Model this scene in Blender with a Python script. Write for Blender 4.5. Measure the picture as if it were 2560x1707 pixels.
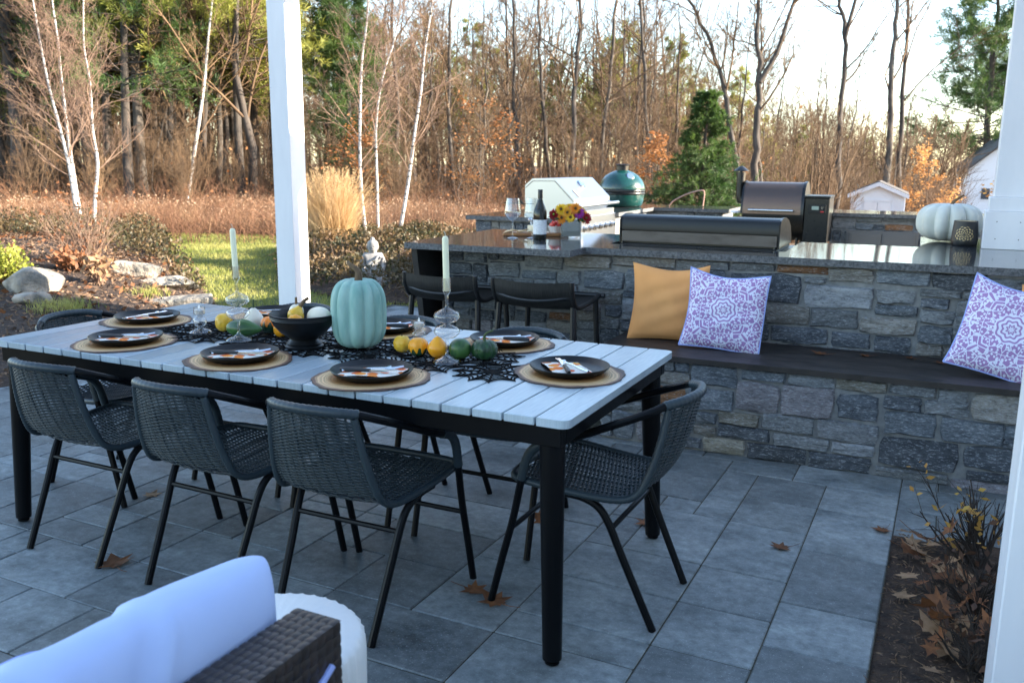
import bpy, math, random
import numpy as np
from mathutils import Vector, Matrix
for o in list(bpy.data.objects): bpy.data.objects.remove(o)
SC = bpy.context.scene
COL = SC.collection
PI = math.pi
rad = math.radians
# ---------------------------------------------------------------- camera
HEAD, PITCH, ROLL, CAMZ = rad(26.161), rad(11.406), rad(0.507), 1.422
FPX = 2212.97
cd = bpy.data.cameras.new('camera'); cam = bpy.data.objects.new('camera', cd); COL.objects.link(cam)
cd.sensor_width = 36.0; cd.sensor_fit = 'HORIZONTAL'; cd.lens = 36.0 * FPX / 2560.0
cd.clip_start = 0.05; cd.clip_end = 600.0
cam.matrix_world = Matrix.Translation((0, 0, CAMZ)) @ Matrix.Rotation(HEAD, 4, 'Z') @ Matrix.Rotation(PI/2 - PITCH, 4, 'X') @ Matrix.Rotation(ROLL, 4, 'Z')
cd.dof.use_dof = True; cd.dof.focus_distance = 3.4; cd.dof.aperture_fstop = 5.6
SC.camera = cam
# ---------------------------------------------------------------- sky, sun, exposure
SUN_AZ, SUN_EL = rad(21.0), rad(20.0)          # azimuth measured from +X towards +Y
W = bpy.data.worlds.new('World'); SC.world = W; W.use_nodes = True
wn = W.node_tree.nodes; wl = W.node_tree.links
bg = wn['Background']; sk = wn.new('ShaderNodeTexSky'); sk.sky_type = 'NISHITA'; sk.sun_disc = False
sk.sun_elevation = SUN_EL; sk.sun_rotation = PI/2 - SUN_AZ; sk.air_density = 1.0; sk.dust_density = 0.5; sk.ozone_density = 1.0
wl.new(sk.outputs[0], bg.inputs[0]); bg.inputs[1].default_value = 0.12
sd = bpy.data.lights.new('sun', 'SUN'); sun = bpy.data.objects.new('sun', sd); COL.objects.link(sun)
sd.energy = 4.6; sd.angle = rad(0.5); sd.color = (1.0, 0.88, 0.72)
SV = Vector((math.cos(SUN_AZ)*math.cos(SUN_EL), math.sin(SUN_AZ)*math.cos(SUN_EL), math.sin(SUN_EL)))
sun.rotation_euler = SV.to_track_quat('Z', 'Y').to_euler()
vs = SC.view_settings
SC.display_settings.display_device = 'sRGB'
vs.view_transform = 'Standard'; vs.look = 'None'; vs.gamma = 1.0; vs.use_curve_mapping = False
vs.exposure = 2.42
SC.render.engine = 'CYCLES'
try:
    SC.cycles.use_denoising = True
    SC.cycles.max_bounces = 10; SC.cycles.transmission_bounces = 10; SC.cycles.transparent_max_bounces = 12
    SC.cycles.sample_clamp_indirect = 6.0
except Exception: pass

# ---------------------------------------------------------------- helpers
def tag(o, label=None, cat=None, group=None, kind=None):
    if label: o['label'] = label
    if cat: o['category'] = cat
    if group: o['group'] = group
    if kind: o['kind'] = kind
    return o
def thing(name, label, cat, loc=(0, 0, 0), rz=0.0, group=None, scale=1.0):
    o = bpy.data.objects.new(name, None); COL.objects.link(o)
    o.location = loc; o.rotation_euler = (0, 0, rz); o.scale = (scale,)*3; o.empty_display_size = 0.1
    return tag(o, label, cat, group)
def link(name, me, parent=None, loc=None, rot=None, scale=None):
    o = bpy.data.objects.new(name, me); COL.objects.link(o)
    if parent is not None: o.parent = parent
    if loc is not None: o.location = loc
    if rot is not None: o.rotation_euler = rot
    if scale is not None: o.scale = scale if hasattr(scale, '__len__') else (scale,)*3
    return o
def copy_tree(o, parent=None):
    c = o.copy(); COL.objects.link(c); c.parent = parent
    for ch in list(o.children): copy_tree(ch, c)
    return c
def np_mesh(name, V, Q, mat, smooth=False, mats=None):
    V = np.asarray(V, np.float32); Q = np.asarray(Q, np.int32)
    me = bpy.data.meshes.new(name); n = len(Q); k = Q.shape[1]
    me.vertices.add(len(V)); me.vertices.foreach_set('co', V.ravel())
    me.loops.add(n*k); me.loops.foreach_set('vertex_index', Q.ravel())
    me.polygons.add(n); me.polygons.foreach_set('loop_start', np.arange(0, n*k, k, dtype=np.int32))
    if smooth: me.polygons.foreach_set('use_smooth', np.ones(n, dtype=bool))
    me.update(calc_edges=True); me.materials.append(mat)
    return me
class MB:
    def __init__(s): s.v = []; s.f = []
    def add(s, V, F):
        o = len(s.v); s.v += [tuple(map(float, p)) for p in V]; s.f += [tuple(i+o for i in f) for f in F]; return s
    def box(s, x0, x1, y0, y1, z0, z1, b=0.0):
        if b <= 0:
            V = [(x, y, z) for z in (z0, z1) for y in (y0, y1) for x in (x0, x1)]
            return s.add(V, [(0,2,3,1),(4,5,7,6),(0,1,5,4),(2,6,7,3),(0,4,6,2),(1,3,7,5)])
        b = min(b, (x1-x0)*.49, (y1-y0)*.49, (z1-z0)*.49); V = []; idx = {}
        X = (x0, x1); Y = (y0, y1); Z = (z0, z1); S = (1, -1)
        for i in (0, 1):
            for j in (0, 1):
                for k in (0, 1):
                    for a in (0, 1, 2):
                        p = [X[i] + S[i]*b, Y[j] + S[j]*b, Z[k] + S[k]*b]
                        p[a] = (X[i], Y[j], Z[k])[a]
                        idx[i, j, k, a] = len(V); V.append(p)
        F = []
        g = lambda i, j, k, a: idx[i, j, k, a]
        for i in (0, 1):
            q = [g(i,0,0,0), g(i,1,0,0), g(i,1,1,0), g(i,0,1,0)]; F.append(q if i else q[::-1])
            q = [g(0,i,0,1), g(0,i,1,1), g(1,i,1,1), g(1,i,0,1)]; F.append(q if i else q[::-1])
            q = [g(0,0,i,2), g(1,0,i,2), g(1,1,i,2), g(0,1,i,2)]; F.append(q if i else q[::-1])
        for j in (0, 1):
            for k in (0, 1):
                q = [g(0,j,k,1), g(1,j,k,1), g(1,j,k,2), g(0,j,k,2)]; F.append(q if (j ^ k) == 0 and j == 1 or (j == 0 and k == 0) else q)
        for i in (0, 1):
            for k in (0, 1): F.append([g(i,0,k,0), g(i,1,k,0), g(i,1,k,2), g(i,0,k,2)])
        for i in (0, 1):
            for j in (0, 1): F.append([g(i,j,0,0), g(i,j,1,0), g(i,j,1,1), g(i,j,0,1)])
        for i in (0, 1):
            for j in (0, 1):
                for k in (0, 1): F.append([g(i,j,k,0), g(i,j,k,1), g(i,j,k,2)])
        s.fix = True
        return s.add(V, F)
    def tube(s, pts, r, n=8, caps=True):
        P = [Vector(p) for p in pts]; m = len(P)
        R = list(r) if hasattr(r, '__len__') else [r]*m
        V = []; F = []; u = None
        for i in range(m):
            t = (P[min(i+1, m-1)] - P[max(i-1, 0)])
            if t.length < 1e-9: t = Vector((0, 0, 1))
            t.normalize()
            if u is None:
                a = Vector((0, 0, 1)) if abs(t.z) < .9 else Vector((1, 0, 0)); u = t.cross(a).normalized()
            else:
                u = (u - t*u.dot(t)); u = u.normalized() if u.length > 1e-6 else t.orthogonal().normalized()
            w = t.cross(u)
            for k in range(n):
                a = 2*PI*k/n; V.append(P[i] + (u*math.cos(a) + w*math.sin(a))*R[i])
        for i in range(m-1):
            for k in range(n):
                k2 = (k+1) % n; F.append((i*n+k, i*n+k2, (i+1)*n+k2, (i+1)*n+k))
        if caps: F.append(tuple(range(n))[::-1]); F.append(tuple((m-1)*n+k for k in range(n)))
        return s.add(V, F)
    def lathe(s, prof, n=32, c=(0, 0, 0), fn=None, close=False):
        V = []; F = []; m = len(prof)
        for i, (r, z) in enumerate(prof):
            for k in range(n):
                a = 2*PI*k/n; q = fn(a, i, r, z) if fn else r
                V.append((c[0] + q*math.cos(a), c[1] + q*math.sin(a), c[2] + z))
        mm = m if close else m-1
        for i in range(mm):
            for k in range(n):
                k2 = (k+1) % n; j = (i+1) % m; F.append((i*n+k, i*n+k2, j*n+k2, j*n+k))
        if not close:
            if prof[0][0] > 1e-5: F.append(tuple(range(n))[::-1])
            if prof[-1][0] > 1e-5: F.append(tuple((m-1)*n+k for k in range(n)))
        return s.add(V, F)
    def prism(s, poly, z0, z1):
        n = len(poly)
        V = [(x, y, z0) for x, y in poly] + [(x, y, z1) for x, y in poly]
        return s.add(V, [tuple(range(n))[::-1], tuple(range(n, 2*n))] + [(i, (i+1) % n, n+(i+1) % n, n+i) for i in range(n)])
    def extr(s, prof, x0, x1):                    # profile in (y, z) swept along x
        n = len(prof)
        V = [(x0, y, z) for y, z in prof] + [(x1, y, z) for y, z in prof]
        return s.add(V, [tuple(range(n)), tuple(range(n, 2*n))[::-1]] + [(i, n+i, n+(i+1) % n, (i+1) % n) for i in range(n)])
    def mesh(s, name, mat, smooth=None, sharp=35):
        me = bpy.data.meshes.new(name); me.from_pydata(s.v, [], s.f); me.materials.append(mat)
        import bmesh
        bm = bmesh.new(); bm.from_mesh(me); bmesh.ops.recalc_face_normals(bm, faces=bm.faces); bm.to_mesh(me); bm.free()
        if smooth:
            me.polygons.foreach_set('use_smooth', [True]*len(me.polygons))
            me.set_sharp_from_angle(angle=rad(sharp))
        me.update(); return me
    def build(s, name, mat, parent=None, loc=None, rot=None, smooth=None, sharp=35):
        return link(name, s.mesh(name, mat, smooth, sharp), parent, loc, rot)
def spline(pts, n):
    P = [Vector(p) for p in pts]; P = [P[0]*2 - P[1]] + P + [P[-1]*2 - P[-2]]; out = []; m = len(P) - 3
    for i in range(n):
        t = i/(n-1)*m; k = min(int(t), m-1); t -= k; a, b, c, d = P[k:k+4]
        out.append(0.5*((2*b) + (c-a)*t + (2*a - 5*b + 4*c - d)*t*t + (3*b - a - 3*c + d)*t*t*t))
    return out

# ---------------------------------------------------------------- materials
def new_mat(name):
    m = bpy.data.materials.new(name); m.use_nodes = True; nt = m.node_tree
    return m, nt, nt.nodes['Principled BSDF']
def nd(nt, typ, **kw):
    n = nt.nodes.new(typ)
    for k, v in kw.items():
        if k.startswith('_'): setattr(n, k[1:], v)
        else: n.inputs[k.replace('__', ' ')].default_value = v
    return n
def c4(c): return (c[0], c[1], c[2], 1.0)
def ramp(nt, fac, stops):
    r = nt.nodes.new('ShaderNodeValToRGB'); e = r.color_ramp.elements
    while len(e) < len(stops): e.new(0.5)
    for i, (p, c) in enumerate(stops): e[i].position = p; e[i].color = c4(c)
    nt.links.new(fac, r.inputs[0]); return r
def coords(nt, src='object', scale=(1, 1, 1), rot=(0, 0, 0)):
    if src == 'position':
        g = nt.nodes.new('ShaderNodeNewGeometry'); out = g.outputs['Position']
    else:
        t = nt.nodes.new('ShaderNodeTexCoord'); out = t.outputs['Object' if src == 'object' else 'Generated']
    mp = nd(nt, 'ShaderNodeMapping'); mp.inputs['Scale'].default_value = scale; mp.inputs['Rotation'].default_value = rot
    nt.links.new(out, mp.inputs[0]); return mp.outputs[0]
def noise(nt, vec, scale, detail=4, rough=.55):
    n = nd(nt, 'ShaderNodeTexNoise', Scale=scale, Detail=detail, Roughness=rough); nt.links.new(vec, n.inputs['Vector']); return n.outputs['Fac']
def mixc(nt, fac, a, b, mode='MIX'):
    m = nt.nodes.new('ShaderNodeMix'); m.data_type = 'RGBA'; m.blend_type = mode
    for s_, v in ((0, fac), (6, a), (7, b)):
        if hasattr(v, 'is_linked') or hasattr(v, 'links'): nt.links.new(v, m.inputs[s_])
        else: m.inputs[s_].default_value = c4(v) if s_ else v
    return m.outputs[2]
def math_(nt, op, a, b=None, c=None):
    n = nt.nodes.new('ShaderNodeMath'); n.operation = op
    for i, v in enumerate((a, b, c)):
        if v is None: continue
        if hasattr(v, 'links'): nt.links.new(v, n.inputs[i])
        else: n.inputs[i].default_value = v
    return n.outputs[0]
def bump(nt, bs, h, strength, dist=0.01):
    b = nd(nt, 'ShaderNodeBump', Strength=strength, Distance=dist); nt.links.new(h, b.inputs['Height']); nt.links.new(b.outputs[0], bs.inputs['Normal'])
def M(name, col, rough=.6, metal=0.0, col2=None, scale=10, detail=4, src='object', stretch=(1, 1, 1), rnd=0.0, bmp=0.0, bscale=40, bdist=.004, transl=0.0, spec=.5, rvar=0.0, lo=.35, hi=.65, coat=0.0):
    m, nt, bs = new_mat(name)
    bs.inputs['Roughness'].default_value = rough; bs.inputs['Metallic'].default_value = metal; bs.inputs['Specular IOR Level'].default_value = spec
    if coat: bs.inputs['Coat Weight'].default_value = coat; bs.inputs['Coat Roughness'].default_value = .15
    cur = None
    if col2 is not None or bmp or rvar: v = coords(nt, src, stretch)
    if col2 is not None:
        f = noise(nt, v, scale, detail); cur = ramp(nt, f, [(lo, col), (hi, col2)]).outputs[0]
    if rnd:
        oi = nt.nodes.new('ShaderNodeObjectInfo'); k = math_(nt, 'MULTIPLY_ADD', oi.outputs['Random'], 2*rnd, 1-rnd)
        cmb = nt.nodes.new('ShaderNodeCombineColor')
        for i in range(3): nt.links.new(k, cmb.inputs[i])
        cur = mixc(nt, 1.0, cur if cur is not None else col, cmb.outputs[0], 'MULTIPLY')
    if cur is not None: nt.links.new(cur, bs.inputs['Base Color'])
    else: bs.inputs['Base Color'].default_value = c4(col)
    if rvar:
        f2 = noise(nt, v, scale*1.7, 3); nt.links.new(math_(nt, 'MULTIPLY_ADD', f2, rvar*2, rough-rvar), bs.inputs['Roughness'])
    if bmp: bump(nt, bs, noise(nt, v, bscale, 5), bmp, bdist)
    if transl:
        tr = nt.nodes.new('ShaderNodeBsdfTranslucent'); mx = nt.nodes.new('ShaderNodeMixShader'); mx.inputs[0].default_value = transl
        if cur is not None: nt.links.new(cur, tr.inputs[0])
        else: tr.inputs[0].default_value = c4(col)
        nt.links.new(bs.outputs[0], mx.inputs[1]); nt.links.new(tr.outputs[0], mx.inputs[2])
        nt.links.new(mx.outputs[0], nt.nodes['Material Output'].inputs[0])
    return m
MT = {}
MT['white_paint'] = M('white_paint', (.80, .80, .82), .5, bmp=.04, bscale=9, bdist=.004, col2=(.70, .70, .73), scale=4, detail=8, stretch=(1, 1, .25), src='position')
MT['black_metal'] = M('black_metal', (.0035, .004, .005), .34, rvar=.06, scale=30, spec=.14)
MT['weave'] = M('woven_resin', (.017, .027, .033), .42, col2=(.032, .047, .056), scale=60, rnd=.08, spec=.4)
MT['wrap'] = M('wrapped_resin', (.027, .041, .050), .42, spec=.4)
# table slats: composite boards
m, nt, bs = new_mat('composite_board'); v = coords(nt, 'position', (60, 3, 3)); f = noise(nt, v, 4, 5); v2 = coords(nt, 'position'); f2 = noise(nt, v2, 3, 3)
cc = ramp(nt, f, [(.3, (.35, .42, .465)), (.7, (.43, .50, .545))]).outputs[0]; oi = nt.nodes.new('ShaderNodeObjectInfo')
k = math_(nt, 'MULTIPLY_ADD', oi.outputs['Random'], .25, .85); cmb = nt.nodes.new('ShaderNodeCombineColor'); [nt.links.new(k, cmb.inputs[i]) for i in range(3)]
nt.links.new(mixc(nt, 1.0, cc, cmb.outputs[0], 'MULTIPLY'), bs.inputs['Base Color']); nt.links.new(math_(nt, 'MULTIPLY_ADD', f2, .14, .15), bs.inputs['Roughness'])
bs.inputs['Specular IOR Level'].default_value = .8
bump(nt, bs, f, .08, .002); MT['slat'] = m
# pavers
m, nt, bs = new_mat('concrete_paver'); v = coords(nt, 'position', (1, 1, 1)); oi = nt.nodes.new('ShaderNodeObjectInfo')
off = nt.nodes.new('ShaderNodeVectorMath'); off.operation = 'MULTIPLY_ADD'; nt.links.new(oi.outputs['Location'], off.inputs[0]); off.inputs[1].default_value = (7.3, 5.1, 3.0); nt.links.new(v, off.inputs[2])
mp = nd(nt, 'ShaderNodeMapping'); mp.inputs['Scale'].default_value = (1, 1.5, 1); nt.links.new(off.outputs[0], mp.inputs[0])
f = noise(nt, mp.outputs[0], 3.4, 8, .68); f3 = noise(nt, v, 150, 3, .7); f5 = noise(nt, v, 28, 6, .7); f4 = noise(nt, v, 1.1, 3)
cc = ramp(nt, f, [(.30, (.07, .082, .086)), (.44, (.145, .165, .170)), (.56, (.20, .222, .226)), (.74, (.28, .305, .308))]).outputs[0]
k = math_(nt, 'MULTIPLY_ADD', oi.outputs['Random'], .62, .66); cmb = nt.nodes.new('ShaderNodeCombineColor'); [nt.links.new(k, cmb.inputs[i]) for i in range(3)]
cc = mixc(nt, 1.0, cc, cmb.outputs[0], 'MULTIPLY')
cc = mixc(nt, math_(nt, 'MULTIPLY', ramp(nt, f4, [(.55, (0, 0, 0)), (.72, (1, 1, 1))]).outputs[0], .35), cc, (.12, .105, .072))
cc = mixc(nt, math_(nt, 'MULTIPLY', ramp(nt, f3, [(.60, (0, 0, 0)), (.70, (1, 1, 1))]).outputs[0], .5), cc, (.5, .53, .55))
cc = mixc(nt, 1.0, cc, ramp(nt, f5, [(.3, (.62, .62, .62)), (.7, (1.28, 1.28, 1.28))]).outputs[0], 'MULTIPLY')
nt.links.new(cc, bs.inputs['Base Color']); nt.links.new(math_(nt, 'MULTIPLY_ADD', f, .3, .38), bs.inputs['Roughness']); bump(nt, bs, f3, .25, .002); MT['paver'] = m
MT['joint'] = M('joint_sand', (.085, .078, .055), .95, col2=(.045, .04, .028), scale=30, src='position')
# wall stones in several natural colours
def stone_mat(name, a, b, c):
    m, nt, bs = new_mat(name); v = coords(nt, 'position', (1, 1, 3.2)); oi = nt.nodes.new('ShaderNodeObjectInfo')
    off = nt.nodes.new('ShaderNodeVectorMath'); off.operation = 'ADD'; sc = nt.nodes.new('ShaderNodeVectorMath'); sc.operation = 'SCALE'
    cx = nt.nodes.new('ShaderNodeCombineXYZ'); [nt.links.new(oi.outputs['Random'], cx.inputs[i]) for i in range(3)]
    nt.links.new(cx.outputs[0], sc.inputs[0]); sc.inputs['Scale'].default_value = 40; nt.links.new(sc.outputs[0], off.inputs[0]); nt.links.new(v, off.inputs[1])
    f = noise(nt, off.outputs[0], 9, 8, .68); f2 = noise(nt, off.outputs[0], 48, 5, .72); f3 = noise(nt, off.outputs[0], 3.2, 3)
    cc = ramp(nt, f, [(.28, a), (.52, b), (.75, c)]).outputs[0]
    k = math_(nt, 'MULTIPLY_ADD', oi.outputs['Random'], .7, .85); cmb = nt.nodes.new('ShaderNodeCombineColor'); [nt.links.new(k, cmb.inputs[i]) for i in range(3)]
    cc = mixc(nt, 1.0, cc, cmb.outputs[0], 'MULTIPLY')
    cc = mixc(nt, math_(nt, 'MULTIPLY', ramp(nt, f2, [(.54, (0, 0, 0)), (.62, (1, 1, 1))]).outputs[0], .62), cc, (.36, .385, .41))
    cc = mixc(nt, math_(nt, 'MULTIPLY', ramp(nt, f2, [(.36, (1, 1, 1)), (.46, (0, 0, 0))]).outputs[0], .6), cc, (.018, .022, .028))
    nt.links.new(cc, bs.inputs['Base Color']); bs.inputs['Roughness'].default_value = .8
    h = math_(nt, 'ADD', math_(nt, 'MULTIPLY', f, 1.0), math_(nt, 'MULTIPLY', f2, .25)); bump(nt, bs, h, .8, .010); return m
ST = dict(b=stone_mat('stone_bluegrey', (.045, .055, .065), (.10, .115, .13), (.17, .185, .20)), d=stone_mat('stone_dark', (.022, .027, .034), (.055, .063, .074), (.12, .132, .145)),
          g=stone_mat('stone_grey', (.06, .066, .07), (.13, .138, .142), (.20, .208, .21)), t=stone_mat('stone_tan', (.08, .074, .064), (.16, .15, .132), (.235, .225, .20)),
          r=stone_mat('stone_rust', (.06, .03, .015), (.18, .085, .035), (.25, .17, .10)), m=stone_mat('stone_mauve', (.085, .08, .088), (.165, .155, .165), (.23, .222, .228)),
          l=stone_mat('stone_light', (.10, .108, .12), (.19, .20, .21), (.27, .28, .29)), y=stone_mat('stone_yellow', (.09, .08, .06), (.185, .17, .135), (.26, .245, .205)))
MT['mortar'] = M('mortar', (.25, .255, .25), .95, col2=(.17, .175, .175), scale=22, src='position', bmp=.5, bscale=60, bdist=.006)
def granite(name, base, speck, rough):
    m, nt, bs = new_mat(name); v = coords(nt, 'position'); f = noise(nt, v, 190, 3, .7); f2 = noise(nt, v, 70, 4, .7)
    g = nt.nodes.new('ShaderNodeNewGeometry'); sp = nt.nodes.new('ShaderNodeSeparateXYZ'); nt.links.new(g.outputs['True Normal'], sp.inputs[0])
    top = math_(nt, 'GREATER_THAN', sp.outputs[2], .7)
    cc = ramp(nt, f, [(.35, base), (.6, speck)]).outputs[0]; ce = ramp(nt, f2, [(.35, (.035, .038, .042)), (.65, (.17, .175, .18))]).outputs[0]
    nt.links.new(mixc(nt, top, ce, cc), bs.inputs['Base Color']); nt.links.new(math_(nt, 'MULTIPLY_ADD', top, rough-.7, .7), bs.inputs['Roughness'])
    h = math_(nt, 'MULTIPLY', f2, math_(nt, 'SUBTRACT', 1.0, top)); bump(nt, bs, h, .8, .008); bs.inputs['Specular IOR Level'].default_value = .6; return m
MT['granite'] = granite('polished_granite', (.018, .02, .023), (.06, .064, .07), .07)
MT['bench_slab'] = M('bench_slab', (.014, .011, .009), .55, col2=(.035, .028, .024), scale=6, src='position', stretch=(1, 2, 1), rvar=.12, bmp=.25, bscale=70, bdist=.003)
MT['dark_panel'] = M('dark_panel', (.02, .018, .017), .5, col2=(.035, .032, .03), scale=14)
MT['steel'] = M('stainless_steel', (.56, .58, .60), .32, 1.0)
MT['steel_dirty'] = M('heat_stained_steel', (.13, .11, .09), .7, 0, col2=(.06, .042, .03), scale=5, stretch=(1, 1, 4), lo=.45, hi=.75)
MT['cook_black'] = M('black_enamel', (.005, .0055, .006), .3, rvar=.08, scale=25)
MT['hood_grey'] = M('hood_grey', (.014, .016, .018), .3, spec=.3, rvar=.05, scale=20)
MT['bronze'] = M('bronze_hood', (.15, .105, .085), .34, .85, rvar=.05, scale=6)
MT['chrome'] = M('chrome', (.7, .7, .7), .12, 1.0)
MT['egg_green'] = M('green_ceramic', (.004, .048, .040), .22, bmp=.25, bscale=120, bdist=.003, coat=.6)
MT['cab_grey'] = M('cabinet_grey', (.13, .125, .12), .5)
MT['screen'] = M('lcd', (.32, .40, .34), .2)
MT['red'] = M('red_button', (.5, .02, .02), .4)
MT['stool_wood'] = M('black_stained_wood', (.005, .005, .005), .42, col2=(.011, .010, .010), scale=12, stretch=(1, 1, 6))
# woven sling
m, nt, bs = new_mat('stool_sling'); v = coords(nt, 'object'); wv = nd(nt, 'ShaderNodeTexNoise', Scale=1.0, Detail=3.0); mp = nd(nt, 'ShaderNodeMapping'); mp.inputs['Scale'].default_value = (260, 18, 18)
nt.links.new(v, mp.inputs[0]); nt.links.new(mp.outputs[0], wv.inputs['Vector']); nt.links.new(ramp(nt, wv.outputs['Fac'], [(.35, (.004, .004, .004)), (.7, (.024, .022, .020))]).outputs[0], bs.inputs['Base Color']); bs.inputs['Roughness'].default_value = .6; MT['sling'] = m
def glass(name, col=(1, 1, 1), rough=0.0, ior=1.45):
    m, nt, bs = new_mat(name); bs.inputs['Base Color'].default_value = c4(col); bs.inputs['Transmission Weight'].default_value = 1.0; bs.inputs['Roughness'].default_value = rough; bs.inputs['IOR'].default_value = ior; return m
def thin_glass(name, col, edge):
    m, nt, bs = new_mat(name); tr = nt.nodes.new('ShaderNodeBsdfTransparent'); gl = nt.nodes.new('ShaderNodeBsdfGlossy'); gl.inputs['Roughness'].default_value = .02
    lw = nt.nodes.new('ShaderNodeLayerWeight'); lw.inputs[0].default_value = .35; lw2 = nt.nodes.new('ShaderNodeLayerWeight'); lw2.inputs[0].default_value = .5
    nt.links.new(ramp(nt, lw.outputs['Facing'], [(.55, col), (1.0, edge)]).outputs[0], tr.inputs[0])
    mx = nt.nodes.new('ShaderNodeMixShader'); nt.links.new(math_(nt, 'MULTIPLY_ADD', math_(nt, 'POWER', lw2.outputs['Facing'], 4.0), .85, .13), mx.inputs[0]); nt.links.new(tr.outputs[0], mx.inputs[1]); nt.links.new(gl.outputs[0], mx.inputs[2]); nt.links.new(mx.outputs[0], nt.nodes['Material Output'].inputs[0]); return m
MT['glass'] = thin_glass('clear_glass', (.97, .98, .98), (.42, .45, .48)); MT['amber_glass'] = thin_glass('amber_glass', (.97, .955, .935), (.38, .31, .25)); MT['bottle_glass'] = glass('dark_bottle_glass', (.05, .045, .02))
MT['plate'] = M('matte_black_plate', (.007, .008, .009), .38, spec=.3, rvar=.05, scale=12)
MT['wax'] = M('candle_wax', (.86, .83, .58), .4, spec=.4); MT['wax_white'] = M('white_wax', (.85, .84, .82), .4)
MT['wick'] = M('wick', (.5, .46, .38), .9); MT['flame_white'] = M('led_flame', (.9, .88, .82), .4)
# wood-slice placemat: growth rings
m, nt, bs = new_mat('wood_slice_print'); t = nt.nodes.new('ShaderNodeTexCoord'); mp = nd(nt, 'ShaderNodeMapping'); mp.inputs['Scale'].default_value = (1, 1.12, 0); nt.links.new(t.outputs['Object'], mp.inputs[0])
nn = nd(nt, 'ShaderNodeTexNoise', Scale=9.0, Detail=3.0); nt.links.new(mp.outputs[0], nn.inputs['Vector'])
ln = nt.nodes.new('ShaderNodeVectorMath'); ln.operation = 'LENGTH'; nt.links.new(mp.outputs[0], ln.inputs[0])
r_ = math_(nt, 'ADD', ln.outputs['Value'], math_(nt, 'MULTIPLY', math_(nt, 'SUBTRACT', nn.outputs['Fac'], .5), .03))
n1 = nd(nt, 'ShaderNodeTexNoise', Scale=1.0, Detail=5.0, Roughness=.7); n1.noise_dimensions = '1D'; nt.links.new(math_(nt, 'MULTIPLY', r_, 170), n1.inputs['W'])
base = ramp(nt, math_(nt, 'MULTIPLY', r_, 5.05), [(.1, (.10, .035, .010)), (.52, (.26, .105, .028)), (.66, (.46, .23, .075)), (.77, (.72, .49, .25)), (.885, (.66, .45, .25)), (.93, (.20, .10, .06)), (.98, (.08, .045, .035))])
k = ramp(nt, n1.outputs['Fac'], [(.38, (.55, .50, .45)), (.6, (1.14, 1.12, 1.08))]); nt.links.new(mixc(nt, 1.0, base.outputs[0], k.outputs[0], 'MULTIPLY'), bs.inputs['Base Color']); bs.inputs['Roughness'].default_value = .55; MT['mat'] = m
# printed napkin: orange pumpkins and leaves on white
m, nt, bs = new_mat('pumpkin_print'); v = coords(nt, 'object'); vo = nd(nt, 'ShaderNodeTexVoronoi', Scale=26.0); nt.links.new(v, vo.inputs['Vector'])
sp = nt.nodes.new('ShaderNodeSeparateColor'); nt.links.new(vo.outputs['Color'], sp.inputs[0])
bl = ramp(nt, sp.outputs[0], [(.15, (.75, .12, .02)), (.45, (.85, .30, .02)), (.7, (.80, .42, .03)), (.95, (.55, .06, .02))]).outputs[0]
bl = mixc(nt, ramp(nt, vo.outputs['Distance'], [(.40, (0, 0, 0)), (.46, (1, 1, 1))]).outputs[0], bl, (.82, .78, .70)); nt.links.new(bl, bs.inputs['Base Color']); bs.inputs['Roughness'].default_value = .8; MT['napkin'] = m
MT['lace'] = M('black_felt_lace', (.004, .004, .0045), .85, spec=.1)
MT['fork_steel'] = M('cutlery_steel', (.75, .75, .76), .15, 1.0)
MT['handle_black'] = M('black_handle', (.012, .012, .013), .4)
def gourd_mat(name, a, b, scale=20, stretch=(1, 1, 1), lo=.4, hi=.6, rough=.35, bmp=0.0):
    return M(name, a, rough, col2=b, scale=scale, stretch=stretch, lo=lo, hi=hi, bmp=bmp, bscale=60, bdist=.004)
MT['pumpkin_blue'] = gourd_mat('bluegreen_rind', (.17, .35, .30), (.33, .50, .44), 22, (1, 1, .35), .28, .72, .62, .5)
MT['pumpkin_white'] = gourd_mat('white_rind', (.68, .69, .63), (.48, .49, .43), 9, (1, 1, .6), .35, .75, .5, .1)
MT['g_yellow'] = gourd_mat('yellow_rind', (.72, .40, .02), (.78, .50, .06), 30, bmp=.5)
MT['g_orange'] = gourd_mat('orange_rind', (.85, .36, .01), (.80, .30, .01), 18)
MT['g_green'] = gourd_mat('green_rind', (.012, .055, .016), (.05, .13, .03), 28, (1, 1, .6))
MT['g_dark'] = gourd_mat('dark_green_rind', (.008, .035, .014), (.02, .07, .02), 40, bmp=.9)
MT['g_white'] = gourd_mat('cream_rind', (.72, .66, .52), (.80, .74, .62), 12)
MT['stem'] = M('dry_stem', (.20, .13, .07), .9, col2=(.09, .055, .03), scale=40, stretch=(1, 1, .2), bmp=.6, bscale=80)
MT['stem_green'] = M('green_stem', (.06, .09, .03), .7)
# two-tone gourds: colour split by height
def split_mat(name, lowc, highc, h, ns=14, amp=.02):
    m, nt, bs = new_mat(name); t = nt.nodes.new('ShaderNodeTexCoord'); sp = nt.nodes.new('ShaderNodeSeparateXYZ'); nt.links.new(t.outputs['Object'], sp.inputs[0])
    at = math_(nt, 'ARCTAN2', sp.outputs[1], sp.outputs[0]); wv = math_(nt, 'MULTIPLY', math_(nt, 'SINE', math_(nt, 'MULTIPLY', at, 9.0)), amp*.5)
    n_ = noise(nt, t.outputs['Object'], ns*4, 2); z = math_(nt, 'ADD', math_(nt, 'ADD', sp.outputs[2], wv), math_(nt, 'MULTIPLY', math_(nt, 'SUBTRACT', n_, .5), amp))
    nt.links.new(mixc(nt, math_(nt, 'GREATER_THAN', z, h), lowc, highc), bs.inputs['Base Color']); bs.inputs['Roughness'].default_value = .35; return m
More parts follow.
